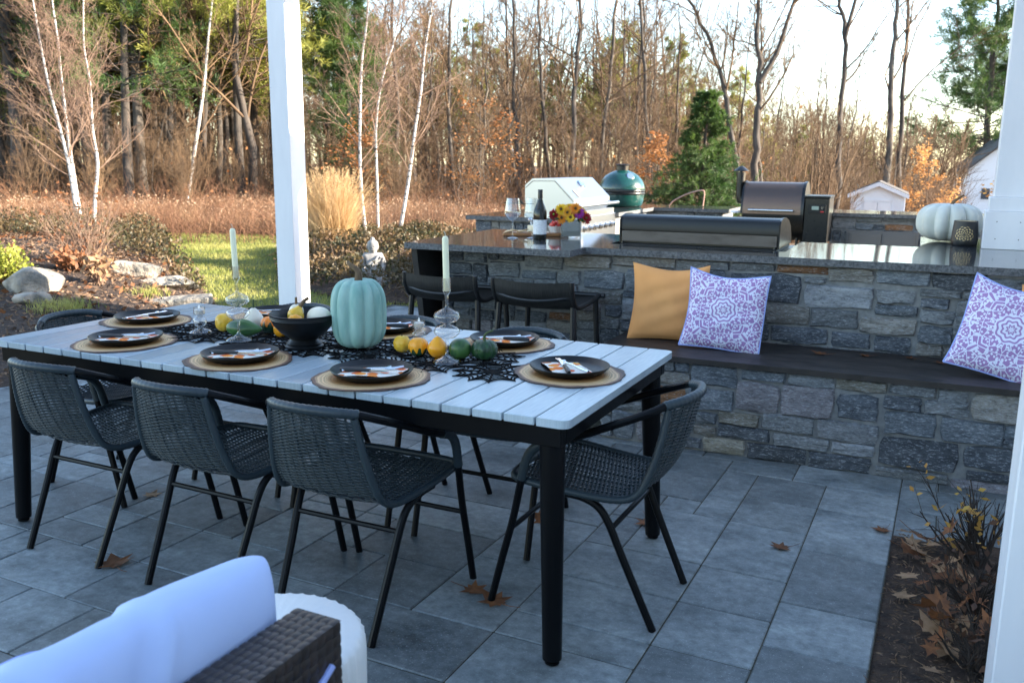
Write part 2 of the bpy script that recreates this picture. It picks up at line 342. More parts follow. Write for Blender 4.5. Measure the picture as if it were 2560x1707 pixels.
MT['g_orange_green'] = split_mat('orange_over_green_rind', (.012, .05, .016), (.85, .34, .01), .024)
MT['g_green_orange'] = split_mat('green_with_orange_cap', (.010, .045, .016), (.82, .22, .01), .042)
# fabrics
def fabric(name, c, c2, rough=.85):
    return M(name, c, rough, col2=c2, scale=5, bmp=.15, bscale=300, bdist=.001, spec=.3)
MT['orange_cloth'] = fabric('orange_cloth', (.76, .34, .115), (.80, .37, .13)); MT['blue_cloth'] = fabric('pale_blue_cloth', (.47, .58, .88), (.51, .62, .91)); MT['blue_piping'] = fabric('blue_piping', (.34, .42, .78), (.36, .44, .80))
m, nt, bs = new_mat('purple_damask'); t = nt.nodes.new('ShaderNodeTexCoord'); sp = nt.nodes.new('ShaderNodeSeparateXYZ'); nt.links.new(t.outputs['Object'], sp.inputs[0])
ax = math_(nt, 'ABSOLUTE', sp.outputs[0]); az = math_(nt, 'ABSOLUTE', sp.outputs[2]); mxn = math_(nt, 'MAXIMUM', ax, az); mnn = math_(nt, 'MINIMUM', ax, az)
cx = nt.nodes.new('ShaderNodeCombineXYZ'); nt.links.new(mxn, cx.inputs[0]); nt.links.new(mnn, cx.inputs[1])
vo = nd(nt, 'ShaderNodeTexVoronoi', Scale=72.0); nt.links.new(cx.outputs[0], vo.inputs['Vector']); vo2 = nd(nt, 'ShaderNodeTexVoronoi', Scale=27.0); vo2.feature = 'DISTANCE_TO_EDGE'; nt.links.new(cx.outputs[0], vo2.inputs['Vector'])
nz = noise(nt, cx.outputs[0], 55, 3, .6)
rr = math_(nt, 'SQRT', math_(nt, 'ADD', math_(nt, 'MULTIPLY', sp.outputs[0], sp.outputs[0]), math_(nt, 'MULTIPLY', sp.outputs[2], sp.outputs[2])))
th_ = math_(nt, 'ARCTAN2', sp.outputs[2], sp.outputs[0])
petal = math_(nt, 'SINE', math_(nt, 'ADD', math_(nt, 'MULTIPLY', rr, 300.0), math_(nt, 'MULTIPLY', math_(nt, 'SINE', math_(nt, 'MULTIPLY', th_, 8.0)), 1.2)))
w1 = math_(nt, 'LESS_THAN', math_(nt, 'ADD', vo.outputs['Distance'], math_(nt, 'MULTIPLY', math_(nt, 'SUBTRACT', nz, .5), .5)), .40); w2 = math_(nt, 'LESS_THAN', vo2.outputs['Distance'], .045)
w = math_(nt, 'MAXIMUM', w1, w2); ctr = math_(nt, 'LESS_THAN', rr, .07); pw = math_(nt, 'GREATER_THAN', petal, -.25)
w = math_(nt, 'ADD', math_(nt, 'MULTIPLY', w, math_(nt, 'SUBTRACT', 1.0, ctr)), math_(nt, 'MULTIPLY', pw, ctr))
nt.links.new(mixc(nt, w, (.36, .21, .44), (.74, .74, .88)), bs.inputs['Base Color']); bs.inputs['Roughness'].default_value = .85; MT['damask'] = m
MT['dead_leaf'] = M('dark_dead_leaf', (.10, .042, .018), .75, col2=(.05, .022, .012), scale=25, transl=.15)
MT['dead_twig'] = M('dark_twigs', (.035, .024, .018), .85)
MT['wicker'] = M('brown_wicker', (.022, .015, .012), .40, col2=(.048, .033, .027), scale=30, rnd=.1)
MT['white_resin'] = M('white_cast', (.78, .78, .76), .7, bmp=.4, bscale=120, bdist=.002)
MT['leaf_brown'] = M('dry_leaf', (.26, .10, .035), .7, col2=(.15, .06, .025), scale=30, rnd=.35, transl=.25)
MT['leaf_tan'] = M('pale_dry_leaf', (.40, .25, .14), .75, col2=(.28, .16, .08), scale=30, rnd=.25, transl=.2)
# grounds
MT['mulch'] = M('mulch', (.075, .045, .028), .95, col2=(.03, .018, .012), scale=18, src='position', bmp=1.0, bscale=35, bdist=.03)
MT['chips'] = M('mulch_chips', (.24, .15, .09), .9, col2=(.09, .055, .035), scale=9, src='position')
MT['lawn'] = M('lawn_soil', (.055, .075, .018), .95, col2=(.09, .10, .03), scale=3, src='position', bmp=.6, bscale=30, bdist=.03)
MT['ground'] = M('leaf_litter', (.085, .045, .02), .95, col2=(.15, .082, .037), scale=1.6, detail=8, src='position', bmp=.8, bscale=8, bdist=.08)
MT['grass'] = M('grass_blades', (.22, .26, .045), .6, col2=(.44, .41, .12), scale=1.2, src='position', transl=.4)
MT['meadow'] = M('dry_meadow_grass', (.17, .085, .05), .8, col2=(.40, .25, .14), scale=1.6, detail=6, src='position', transl=.35)
MT['seed'] = M('seed_heads', (.30, .19, .12), .8, col2=(.42, .29, .19), scale=2, src='position', transl=.3)
MT['orn_grass'] = M('ornamental_grass', (.52, .35, .17), .7, col2=(.68, .50, .29), scale=4, transl=.45)
MT['brush'] = M('brush_twigs', (.085, .045, .024), .85, col2=(.18, .10, .052), scale=.6, src='position')
MT['brush_red'] = M('red_brush', (.15, .066, .034), .85, col2=(.25, .125, .064), scale=.6, src='position')
MT['bark'] = M('grey_bark', (.045, .037, .030), .9, col2=(.12, .10, .082), scale=6, stretch=(1, 1, .25), rnd=.3, bmp=.6, bscale=12, bdist=.03)
MT['bark_dark'] = M('dark_bark', (.03, .024, .02), .9, col2=(.08, .064, .052), scale=6, stretch=(1, 1, .25), rnd=.25, bmp=.7, bscale=12, bdist=.03)
MT['twig'] = M('bare_twigs', (.078, .046, .025), .85, col2=(.175, .108, .056), scale=.5, src='position', rnd=.25)
MT['twig_red'] = M('birch_twigs', (.16, .095, .065), .8, col2=(.27, .175, .12), scale=2)
m, nt, bs = new_mat('birch_bark'); v = coords(nt, 'object', (1, 1, 6)); f = noise(nt, v, 5.5, 4, .7); nt.links.new(ramp(nt, f, [(.40, (.04, .035, .03)), (.455, (.40, .37, .34)), (.8, (.56, .52, .49))]).outputs[0], bs.inputs['Base Color']); bs.inputs['Roughness'].default_value = .7; MT['birch'] = m
MT['needle'] = M('pine_needles', (.16, .19, .03), .6, col2=(.38, .37, .08), scale=.7, detail=5, src='position', rnd=.15, transl=.4)
MT['needle_dark'] = M('dark_needles', (.035, .085, .02), .6, col2=(.10, .16, .035), scale=.9, detail=5, src='position', transl=.35)
MT['orange_leaf'] = M('orange_leaves', (.50, .23, .07), .7, col2=(.66, .38, .15), scale=1.5, src='position', transl=.5)
MT['rust_leaf'] = M('rust_leaves', (.26, .10, .035), .7, col2=(.38, .18, .065), scale=1.5, src='position', transl=.45)
MT['cover_leaf'] = M('groundcover_leaves', (.026, .040, .012), .55, col2=(.17, .10, .045), scale=2.2, src='position', detail=6, transl=.3)
MT['lime_leaf'] = M('lime_leaves', (.26, .30, .035), .6, col2=(.42, .42, .08), scale=9, transl=.4)
MT['yellow_leaf'] = M('yellow_leaves', (.60, .38, .08), .6, col2=(.50, .22, .06), scale=5, transl=.4)
MT['rock'] = M('fieldstone', (.44, .37, .29), .85, col2=(.14, .135, .12), scale=5, detail=10, bmp=1.0, bscale=9, bdist=.06, lo=.4, hi=.62)
MT['statue'] = M('weathered_stone', (.40, .385, .37), .9, col2=(.22, .215, .21), scale=9, detail=6, bmp=.5, bscale=60, bdist=.005)
MT['siding'] = M('white_siding', (.78, .80, .84), .5); MT['shingle'] = M('roof_shingles', (.06, .055, .05), .9, col2=(.10, .09, .085), scale=8, src='position')
MT['ceiling'] = M('painted_ceiling', (.72, .72, .72), .6)
# ================================================================ terrain
def sst(a, b, x):
    t = np.clip((x-a)/(b-a), 0, 1); return t*t*(3-2*t)
def terr(x, y):
    x = np.asarray(x, float); y = np.asarray(y, float)
    return -1.9*sst(13, 45, y)*sst(-20, -4, x) - 1.3*sst(45, 90, y)*sst(-30, -4, x)
def closed(pts, n=72):
    P = [Vector((x, y, 0)) for x, y in pts]; m = len(P); out = []
    for i in range(n):
        t = i/n*m; k = int(t); t -= k; a, b, c, d = (P[(k-1) % m], P[k % m], P[(k+1) % m], P[(k+2) % m])
        q = 0.5*((2*b) + (c-a)*t + (2*a - 5*b + 4*c - d)*t*t + (3*b - a - 3*c + d)*t*t*t); out.append((q.x, q.y))
    return np.array(out)
class Bed:
    def __init__(s, pts, centre, h):
        s.b = closed(pts); s.c = np.array(centre); s.h = h
        d = s.b - s.c; a = np.arctan2(d[:, 1], d[:, 0]); o = np.argsort(a); s.a = a[o]; s.r = np.hypot(d[:, 0], d[:, 1])[o]
    def s_of(s, x, y):
        dx = np.asarray(x) - s.c[0]; dy = np.asarray(y) - s.c[1]
        R = np.interp(np.arctan2(dy, dx), np.r_[s.a - 2*PI, s.a, s.a + 2*PI], np.r_[s.r, s.r, s.r]); return np.hypot(dx, dy)/R
    def z(s, x, y):
        q = np.clip(s.s_of(x, y), 0, 1); return terr(x, y) + .012 + s.h*(1 - q**2.2)**1.2
    def sheet(s, name, mat, rings=26, jag=.03):
        rng = np.random.default_rng(5); V = []; n = len(s.b)
        for i in range(rings+1):
            q = i/rings; P = s.c + (s.b - s.c)*q; z = s.z(P[:, 0], P[:, 1]) + (rng.normal(0, jag*.35, n) if i < rings else -.03); V.append(np.c_[P, z])
        V = np.concatenate(V); F = [(i*n+k, i*n+(k+1) % n, (i+1)*n+(k+1) % n, (i+1)*n+k) for i in range(rings) for k in range(n)]
        o = link(name, np_mesh(name, V, F, mat, True)); tag(o, kind='structure'); return o
    def scatter(s, n, rng, smax=.97, smin=0.0):
        out = []; lo = s.b.min(0); hi = s.b.max(0)
        while sum(map(len, out)) < n:
            P = rng.uniform(lo, hi, (n*2, 2)); q = s.s_of(P[:, 0], P[:, 1]); out.append(P[(q < smax) & (q > smin)])
        return np.concatenate(out)[:n]
# one ground sheet to the horizon (finer near the camera)
gx = np.r_[np.linspace(-300, -40, 14), np.linspace(-36, 16, 53), np.linspace(20, 200, 10)]; gy = np.r_[np.linspace(-60, -4, 8), np.linspace(-2, 60, 63), np.linspace(66, 400, 18)]
GX, GY = np.meshgrid(gx, gy); GZ = terr(GX, GY) - .06; nx = len(gx)
o = link('ground', np_mesh('ground', np.c_[GX.ravel(), GY.ravel(), GZ.ravel()], [(j*nx+i, j*nx+i+1, (j+1)*nx+i+1, (j+1)*nx+i) for j in range(len(gy)-1) for i in range(nx-1)], MT['ground'], True)); tag(o, kind='structure')
# lawn sheet
lawn = Bed([(-4.6, 4.5), (-4.3, 8), (-4.2, 11), (-5.5, 13.6), (-8, 14.3), (-10.5, 13.9), (-13.2, 13.2), (-14.5, 12.2), (-12, 9.5), (-9, 6.5), (-6.5, 4.2), (-5.2, 3.6)], (-7.6, 9.3), .0)
lawn.z = lambda x, y: terr(x, y) - .03
lawn.sheet('lawn', MT['lawn'], 20, .0)
bedL = Bed([(-5.32, 3.2), (-5.45, 4.8), (-6.15, 6.2), (-7.3, 7.2), (-8.7, 8.25), (-10.4, 9.6), (-12.2, 11.2), (-14.2, 11.9), (-16.2, 10), (-15, 6), (-11, 3), (-7.5, 1.8)], (-10.2, 6.6), .34)
bedM = Bed([(-5.0, 7.65), (-6.1, 7.75), (-7.4, 8.5), (-8.9, 10.3), (-9.9, 11.8), (-9.2, 12.9), (-7.6, 13.0), (-5.6, 12.2), (-4.5, 10.5), (-4.4, 8.7)], (-6.9, 10.3), .26)
bedL.sheet('mulch_bed', MT['mulch']); bedM.sheet('mulch_bed', MT['mulch'])
mb = MB(); NB = 14     # small bed by the near post
V = []; rng = np.random.default_rng(3)
for j in range(20):
    for i in range(NB): V.append((-.09 + .95*i/(NB-1), 1.2 + 2.44*j/19, -.012 + rng.normal(0, .006) + .02*math.sin(PI*i/(NB-1))))
mb.add(V, [(j*NB+i, j*NB+i+1, (j+1)*NB+i+1, (j+1)*NB+i) for j in range(19) for i in range(NB-1)])
tag(mb.build('mulch_bed', MT['mulch'], smooth=True, sharp=180), kind='structure')

# ================================================================ patio of modular concrete pavers
MOD = .1517; PX, PY = -.09, 2.08
patio = MB().box(-5.27, -.089, -2.2, 4.6, -.12, -.0045).box(-.0889, .62, 3.64, 4.6, -.12, -.0046).build('patio', MT['joint']); tag(patio, kind='structure')
terrace = MB().box(-5.05, -2.6, 4.601, 7.5, -.121, -.009).box(-2.599, .9, 4.601, 10.6, -.122, -.0095).build('terrace', MT['joint']); tag(terrace, kind='structure')
pm = {}; prng = random.Random(41)
def paver_mesh(w, h):
    if (w, h) not in pm:
        a, b = w*MOD/2 - .0021, h*MOD/2 - .0021
        pm[w, h] = MB().box(-a, a, -b, b, -.05, 0, .0035).mesh('paver', MT['paver'])
    return pm[w, h]
SZ = [(3, 2)]*5 + [(2, 2)]*5 + [(4, 2)]*2 + [(2, 3)]*4 + [(2, 1)]*2 + [(3, 1)] + [(1, 2)] + [(1, 1)]
def lay(parent, i0, i1, j0, j1, skip=lambda i, j: False):
    occ = {}
    for j in range(j0, j1):
        for i in range(i0, i1):
            if occ.get((i, j)) or skip(i, j): continue
            for w, h in prng.sample(SZ, len(SZ)) + [(2, 1), (1, 1)]:
                if i+w <= i1 and j+h <= j1 and all(not occ.get((a, b)) and not skip(a, b) for a in range(i, i+w) for b in range(j, j+h)): break
            for a in range(i, i+w):
                for b in range(j, j+h): occ[a, b] = 1
            link('paver', paver_mesh(w, h), parent, (PX - (i + w/2)*MOD, PY + (j + h/2)*MOD, prng.uniform(-.0015, .0012)))
lay(patio, 0, 34, -6, 15)                                    # main patio
lay(patio, -4, 0, 10, 15)                                    # strip beside the stone bench
lay(terrace, 18, 32, 17, 35, lambda i, j: i < 19 and j > 20)  # beside the bar
# border pavers along the left edge
for j in range(12):
    link('paver', paver_mesh(1, 2), patio, (PX - 34.5*MOD - .004, PY + (-6 + 2*j)*MOD*0.87 + .13, .001))

# ================================================================ stone outdoor kitchen (own slightly turned frame)
KTH = .033; KO = (0, 4.30, 0)
def Kp(x, y, z=0.0): return (KO[0] + x*math.cos(KTH) - y*math.sin(KTH), KO[1] + x*math.sin(KTH) + y*math.cos(KTH), z)
def kthing(name, label, cat): return thing(name, label, cat, KO, KTH)
BENCH = "g-1.25,-1.18,0.395,0.451 b-1.18,-1.11,0.394,0.454 t-1.3,-1.1,0.336,0.392 b-1.1,-0.87,0.342,0.452 b-0.85,-0.64,0.396,0.445 g-0.63,-0.42,0.39,0.446 y-0.41,-0.19,0.396,0.449 g-0.18,0.01,0.398,0.452 g0.02,0.14,0.387,0.445 t0.16,0.35,0.319,0.445 b-1.11,-0.88,0.216,0.328 m-0.87,-0.66,0.235,0.384 m-0.66,-0.41,0.238,0.392 d-0.4,-0.22,0.258,0.379 d-0.2,-0.04,0.325,0.393 g-0.03,0.15,0.323,0.393 r-1.31,-1.12,0.226,0.315 y-0.95,-0.75,0.159,0.224 g-0.74,-0.5,0.149,0.239 b-1.06,-0.96,0.143,0.204 g-1.17,-1.07,0.138,0.204 l-0.48,-0.21,0.143,0.243 b-0.19,0.03,0.21,0.322 b0.05,0.3,0.204,0.315 t-1.07,-0.96,0.086,0.137 d-0.95,-0.7,0.085,0.155 g-0.68,-0.42,0.08,0.144 l-0.41,-0.22,0.083,0.137 d-0.2,0.13,0.059,0.201 d0.15,0.35,0.097,0.198 y-1.02,-0.81,0.005,0.08 d-1.19,-1.03,0.01,0.067 d-0.8,-0.52,0.002,0.078 d-0.51,-0.23,0.002,0.076 g-0.21,0.1,0.002,0.05 d0.17,0.34,0.043,0.084 g-1.18,-1.08,0.079,0.13 b-1.5,-1.38,0.012,0.159"
BACK = "t-1.7,-1.34,0.85,0.905 g-1.33,-1.04,0.856,0.905 g-1.03,-0.8,0.865,0.905 r-0.79,-0.53,0.864,0.903 t-0.53,-0.31,0.834,0.905 b-0.3,-0.05,0.831,0.905 d-0.04,0.2,0.826,0.904 g0.21,0.36,0.826,0.895 d-1.03,-0.66,0.701,0.853 g-0.65,-0.54,0.818,0.848 l-0.64,-0.3,0.69,0.812 g-0.29,-0.11,0.735,0.804 g-0.09,0.1,0.784,0.82 d-0.08,0.05,0.724,0.775 b-0.29,-0.09,0.673,0.727 g-0.08,0.08,0.645,0.715 t-0.84,-0.61,0.587,0.69 g-0.6,-0.37,0.588,0.681 t-0.36,-0.09,0.574,0.662 b-0.08,0.08,0.546,0.634 d-0.8,-0.51,0.49,0.575 d-0.49,-0.3,0.49,0.568 d-0.28,-0.11,0.485,0.563 t-0.08,0.04,0.483,0.538 d-0.89,-0.81,0.487,0.574 d-2.79,-2.67,0.823,0.887 b-2.66,-2.51,0.82,0.886 d-2.42,-2.26,0.843,0.888 g-2.25,-2.01,0.807,0.889 t-2,-1.71,0.824,0.9 b-2.76,-2.61,0.742,0.812 d-2.6,-2.5,0.702,0.811 g-2.49,-2.29,0.739,0.836 b-2.27,-2.05,0.744,0.793 g-2.04,-1.9,0.724,0.804 b-1.88,-1.63,0.711,0.816 t-1.9,-1.64,0.626,0.699 b-2.73,-2.44,0.536,0.626 d-2.18,-1.96,0.569,0.646 g-2.73,-2.63,0.485,0.528 d-2.61,-2.46,0.472,0.528 r-2.09,-1.93,0.508,0.548 d-1.74,-1.64,0.551,0.618 t-2.72,-2.61,0.398,0.461 b-2.31,-2.11,0.48,0.546"
FARR = "l-0.92,-0.7,0.794,0.915 g-0.69,-0.45,0.86,0.91 g-0.44,-0.1,0.871,0.91 b-0.69,-0.53,0.782,0.844 d-0.52,-0.43,0.787,0.839 r-0.42,-0.16,0.784,0.846 b-0.91,-0.83,0.649,0.771 g-0.82,-0.75,0.653,0.76 d-0.14,-0.07,0.796,0.862"
def parse(s):
    out = []
    for t in s.split():
        a = [float(q) for q in t[1:].split(',')]; out.append((*a, t[0]))
    return out
def fill_wall(given, x0, x1, z0, z1, seed, wmax=.34, hmax=.13, cell=.012):
    rng = random.Random(seed); nx_ = int((x1-x0)/cell); nz_ = int((z1-z0)/cell); occ = np.zeros((nx_, nz_), bool)
    for (a, b, c, d, col) in given:
        occ[max(0, int((a-x0)/cell)):max(0, int(math.ceil((b-x0)/cell))), max(0, int((c-z0)/cell)):max(0, int(math.ceil((d-z0)/cell)))] = True
    out = [g for g in given if g[0] >= x0-.02 and g[1] <= x1+.03 and g[2] >= z0-.02]
    for j in range(nz_):
        i = 0
        while i < nx_:
            if occ[i, j]: i += 1; continue
            W_ = int(rng.uniform(.10, wmax)/cell); H_ = int(rng.uniform(.05, hmax)/cell); w = 0
            while w < W_ and i+w < nx_ and not occ[i+w, j]: w += 1
            rem = 0
            while i+w+rem < nx_ and rem < 6 and not occ[i+w+rem, j]: rem += 1
            if rem < 6: w += rem
            h = 1
            while h < H_ and j+h < nz_ and not occ[i:i+w, j+h].any(): h += 1
            hh = h; 
            while hh < h+3 and j+hh < nz_ and not occ[i:i+w, j+hh].any(): hh += 1
            if j+hh >= nz_ or hh < h+3: h = hh
            occ[i:i+w, j:j+h] = True
            if w >= 4 and h >= 3: out.append((x0+i*cell, x0+(i+w)*cell, z0+j*cell, z0+(j+h)*cell, rng.choice('bbdddggggttlm')))
            i += w
    return out
def stone_mesh(w, h, rng, d=.016):
    cx, cz = w/2, h/2; j = min(.009, h*.09, w*.09); n = 12; P = []
    per = [(-1, -1), (-.45, -1), (.3, -1), (1, -1), (1, -.1), (1, .2), (1, 1), (.4, 1), (-.35, 1), (-1, 1), (-1, .3), (-1, -.25)]
    cut = min(w, h)*.055
    for i, (a, b) in enumerate(per):
        corner = abs(a) == 1 and abs(b) == 1; x = a*cx - (a*rng.uniform(.2, 1.3)*cut if corner else 0); z = b*cz - (b*rng.uniform(.2, 1.0)*cut if corner else 0)
        P.append((x + rng.uniform(-j, j)*.7, z + rng.uniform(-j, j)*.7))
    V = [(x, .02, z) for x, z in P] + [(x*.985, -d*rng.uniform(.25, .5), z*.97) for x, z in P]
    ins = [max(.8, 1 - .009/cx), max(.75, 1 - .008/cz)]
    tx_, tz_ = rng.uniform(-.35, .35), rng.uniform(-.35, .35); V += [(x*ins[0] + rng.uniform(-.004, .004), -d*(rng.uniform(.6, 1.3) + tx_*x/cx + tz_*z/cz), z*ins[1] + rng.uniform(-.004, .004)) for x, z in P]; V.append((rng.uniform(-.2, .2)*cx, -d*rng.uniform(.9, 1.35), rng.uniform(-.2, .2)*cz))
    F = []
    for k in range(n):
        k2 = (k+1) % n; F += [(k, k2, n+k2, n+k), (n+k, n+k2, 2*n+k2, 2*n+k), (2*n+k, 2*n+k2, 3*n)]
    return V, F
def lay_stones(parent, stones, ky, seed, gap=-.003, rotz=None, kx=None):
    rng = random.Random(seed)
    for (a, b, c, d, col) in stones:
        V, F = stone_mesh(b-a-gap, d-c-gap, rng); mm = MB().add(V, F)
        o = mm.build('stone', ST[col], parent, smooth=True, sharp=28)
        if rotz is None: o.location = ((a+b)/2, ky, (c+d)/2)
        else: o.location = (kx, (a+b)/2, (c+d)/2); o.rotation_euler = (0, 0, rotz)
CT, CB = .95, .913
# bench
bench = kthing('stone_bench', 'long low stone bench with a dark seat slab in front of the bar wall', 'bench')
MB().box(-1.557, .62, .0145, .55, 0, .452).build('core', MT['mortar'], bench)
lay_stones(bench, fill_wall(parse(BENCH), -1.56, .60, .0, .452, 4), .012, 21)
lay_stones(bench, fill_wall([], .02, .55, 0, .452, 9, .3), 0, 22, rotz=-PI/2, kx=-1.56)
sl = MB(); n = 40; rng = random.Random(8)
for (za, zb) in ((.4535, .48),):
    fr = [(-1.60 + 2.25*i/n, -.028 + rng.uniform(-.004, .004)) for i in range(n+1)]; sl.prism(fr + [(.65, .5505), (-1.60, .5505)], za, zb)
sl.build('seat_slab', MT['bench_slab'], bench)
# bar
bar = kthing('stone_bar', 'stone bar wall with polished dark granite countertop and overhang for stools', 'bar counter')
MB().box(-2.797, -1.82, .5695, 1.46, 0, CB-.001).box(-1.8199, -.77, .5695, .80, 0, CB-.0012).box(-1.8199, -.77, .801, 1.46, 0, .80).box(-.7699, .62, .5695, 1.46, 0, CB-.001).box(-.06, .62, 1.4601, 2.36, 0, CB-.001).build('core', MT['mortar'], bar)
lay_stones(bar, fill_wall(parse(BACK), -2.80, .60, .0, CB-.006, 14), .567, 31)
lay_stones(bar, fill_wall([], .60, 1.44, 0, CB-.006, 15), 0, 32, rotz=-PI/2, kx=-2.80)
top = MB()
top.prism([(-2.92, .28), (-1.86, .28), (-1.86, .51), (-1.81, .51), (-1.81, 1.53), (-2.92, 1.53)], CB, CT)
top.prism([(-1.8098, .51), (-.785, .51), (-.785, .81), (-1.8098, .81)], CB, CT)
top.prism([(-.7848, .51), (.65, .51), (.65, 2.40), (-.10, 2.40), (-.10, 1.53), (-.7848, 1.53)], CB, CT)
top.build('countertop', MT['granite'], bar)
sp_ = MB(); sp_.extr([(.555, 0), (.50, 0), (.325, .9125), (.555, .9125)], -2.90, -2.862); sp_.box(-2.90, -2.862, .5551, 1.40, 0, .9125); sp_.build('side_panel', MT['dark_panel'], bar)
# grill counter (left side of the kitchen), runs away from the viewer
west = kthing('grill_counter', 'stone grill counter with granite top running back behind the bar', 'counter')
MB().box(-3.80, -2.87, 3.0, 6.05, 0, CB-.001).build('core', MT['mortar'], west)
lay_stones(west, fill_wall([], -3.80, -2.87, 0, CB-.006, 24, .3, .16), 3.0, 41)
lay_stones(west, fill_wall([], 3.0, 6.05, .45, CB-.006, 25, .4, .16), 0, 42, rotz=-PI/2, kx=-3.80)
MB().prism([(-3.88, 2.94), (-2.80, 2.94), (-2.80, 3.12), (-3.38, 3.12), (-3.38, 4.12), (-2.80, 4.12), (-2.80, 5.40), (-1.98, 5.40), (-1.98, 6.1), (-3.88, 6.1)], CB, CT).build('countertop', MT['granite'], west)
MB().box(-2.869, -2.05, 5.47, 6.05, 0, CB-.001).build('back_core', MT['mortar'], west)
lay_stones(west, fill_wall([], -2.83, -2.05, .40, CB-.006, 26, .35, .12), 5.47, 43)
# far counter on the right
far = kthing('cabinet_counter', 'far stone counter with granite top and grey cabinet doors', 'counter')
MB().box(-.94, .75, 5.46, 6.05, 0, CB-.001).build('core', MT['mortar'], far)
lay_stones(far, fill_wall(parse(FARR), -.94, .6, .35, CB-.006, 27, .3, .12), 5.46, 44)
MB().prism([(-1.0, 5.38), (.8, 5.38), (.8, 6.1), (-1.0, 6.1)], CB, CT).build('countertop', MT['granite'], far)
MB().box(-.775, -.10, 5.405, 5.439, .25, .778, .003).build('cabinet_frame', MT['cab_grey'], far)
for a, b in ((-.745, -.442), (-.434, -.13)):
    dd = MB().box(a, b, 5.392, 5.404, .27, .752, .003).build('cabinet_door', MT['cab_grey'], far)
    MB().box(a+.02, b-.02, 5.388, 5.3915, .29, .732, .0015).build('door_panel', MT['cab_grey'], dd)

# ================================================================ porch posts and beams, plus an added house that casts shade
def post(label, x, y, z0, w=.19, plinth=False, trim=False):
    t = thing('porch_post', label, 'post', (x, y, z0))
    MB().box(0, w, 0, w, .30 if plinth else 0, 2.86 - z0, .004).build('shaft', MT['white_paint'], t)
    if plinth:
        p = MB().box(-.035, w+.035, -.035, w+.035, 0, .218, .003).build('plinth', MT['white_paint'], t); MB().box(-.02, w+.02, -.02, w+.02, .2185, .2995, .004).build('cap_mould', MT['white_paint'], t)
        for sx in (.03, w-.04):
            for sz in (.06, .16): MB().tube([(sx, -.036, sz), (sx, -.0335, sz)], .0035, 8).build('nail_head', MT['cab_grey'], p)
    return t
post('white square porch post standing on the lawn beyond the table', -4.94-.19, 5.88, -.04)
px_, py_, _ = Kp(.262, 1.625); post('white porch post on a boxed plinth on the granite counter', px_, py_, CT, plinth=True)
post('white porch post at the right edge beside the dry shrub', .18, 2.11, -.02)
porch = thing('porch_beams', 'white porch beams and rafters carried by the posts', 'pergola', (0, 0, 0))
for a in ((-5.16, .60, 5.87, 6.06), (-5.16, .60, 2.12, 2.30)): MB().box(a[0], a[1], a[2], a[3], 2.862, 3.06, .004).build('beam', MT['white_paint'], porch)
for x in (-5.1, -3.95, -2.8, -1.65, -.5, .36): MB().box(x, x+.06, 1.7, 6.45, 3.061, 3.22, .004).build('rafter', MT['white_paint'], porch)
house = thing('house', 'unseen white sided house block added right of the patio to shade it', 'house', (1.62, -9, -.1))  # out of view; added and sized to shade the patio and lower lawn post
MB().box(0, 7, 0, 17.5, 0, 3.9).build('wall', MT['siding'], house)
MB().add([(-.25, -.3, 3.9), (7.3, -.3, 3.9), (7.3, 17.6, 3.9), (-.25, 17.6, 3.9), (-.25, -.3, 4.1), (7.3, -.3, 4.1), (7.3, 17.6, 4.1), (-.25, 17.6, 4.1), (3.5, -.3, 6.2), (3.5, 17.6, 6.2)],
         [(0, 3, 2, 1), (0, 1, 5, 4), (2, 3, 7, 6), (1, 2, 6, 5), (3, 0, 4, 7), (4, 5, 8), (6, 7, 9), (7, 4, 8, 9), (5, 6, 9, 8)]).build('roof', MT['shingle'], house)
# ================================================================ numpy tube / leaf builders
def tubesnp(P, R, S=3, flat=None):
    P = np.asarray(P, float); N, m, _ = P.shape; R = np.broadcast_to(np.asarray(R, float), (N, m))
    T = np.empty_like(P); T[:, 1:-1] = P[:, 2:] - P[:, :-2]; T[:, 0] = P[:, 1] - P[:, 0]; T[:, -1] = P[:, -1] - P[:, -2]
    T /= np.linalg.norm(T, axis=2, keepdims=True) + 1e-12
    ref = np.where(np.abs(T[:, :1, 2:3]) > .85, np.array([[[1., 0, 0]]]), np.array([[[0, 0, 1.]]])); ref = np.broadcast_to(ref, P.shape)
    U = np.cross(T, ref); U /= np.linalg.norm(U, axis=2, keepdims=True) + 1e-12; Wv = np.cross(T, U)
    a = 2*PI*np.arange(S)/S; fu, fw = (1, 1) if flat is None else flat
    V = P[:, :, None] + R[:, :, None, None]*(U[:, :, None]*np.cos(a)[None, None, :, None]*fu + Wv[:, :, None]*np.sin(a)[None, None, :, None]*fw)
    idx = np.arange(N*m*S).reshape(N, m, S); nx_ = np.roll(idx, -1, axis=2)
    Q = np.stack([idx[:, :-1], nx_[:, :-1], nx_[:, 1:], idx[:, 1:]], -1).reshape(-1, 4)
    return V.reshape(-1, 3), Q
class NB_:
    def __init__(s): s.V = []; s.Q = []; s.n = 0
    def add(s, V, Q): s.V.append(np.asarray(V)); s.Q.append(np.asarray(Q) + s.n); s.n += len(V); return s
    def mesh(s, name, mat, smooth=True): return np_mesh(name, np.concatenate(s.V), np.concatenate(s.Q), mat, smooth)
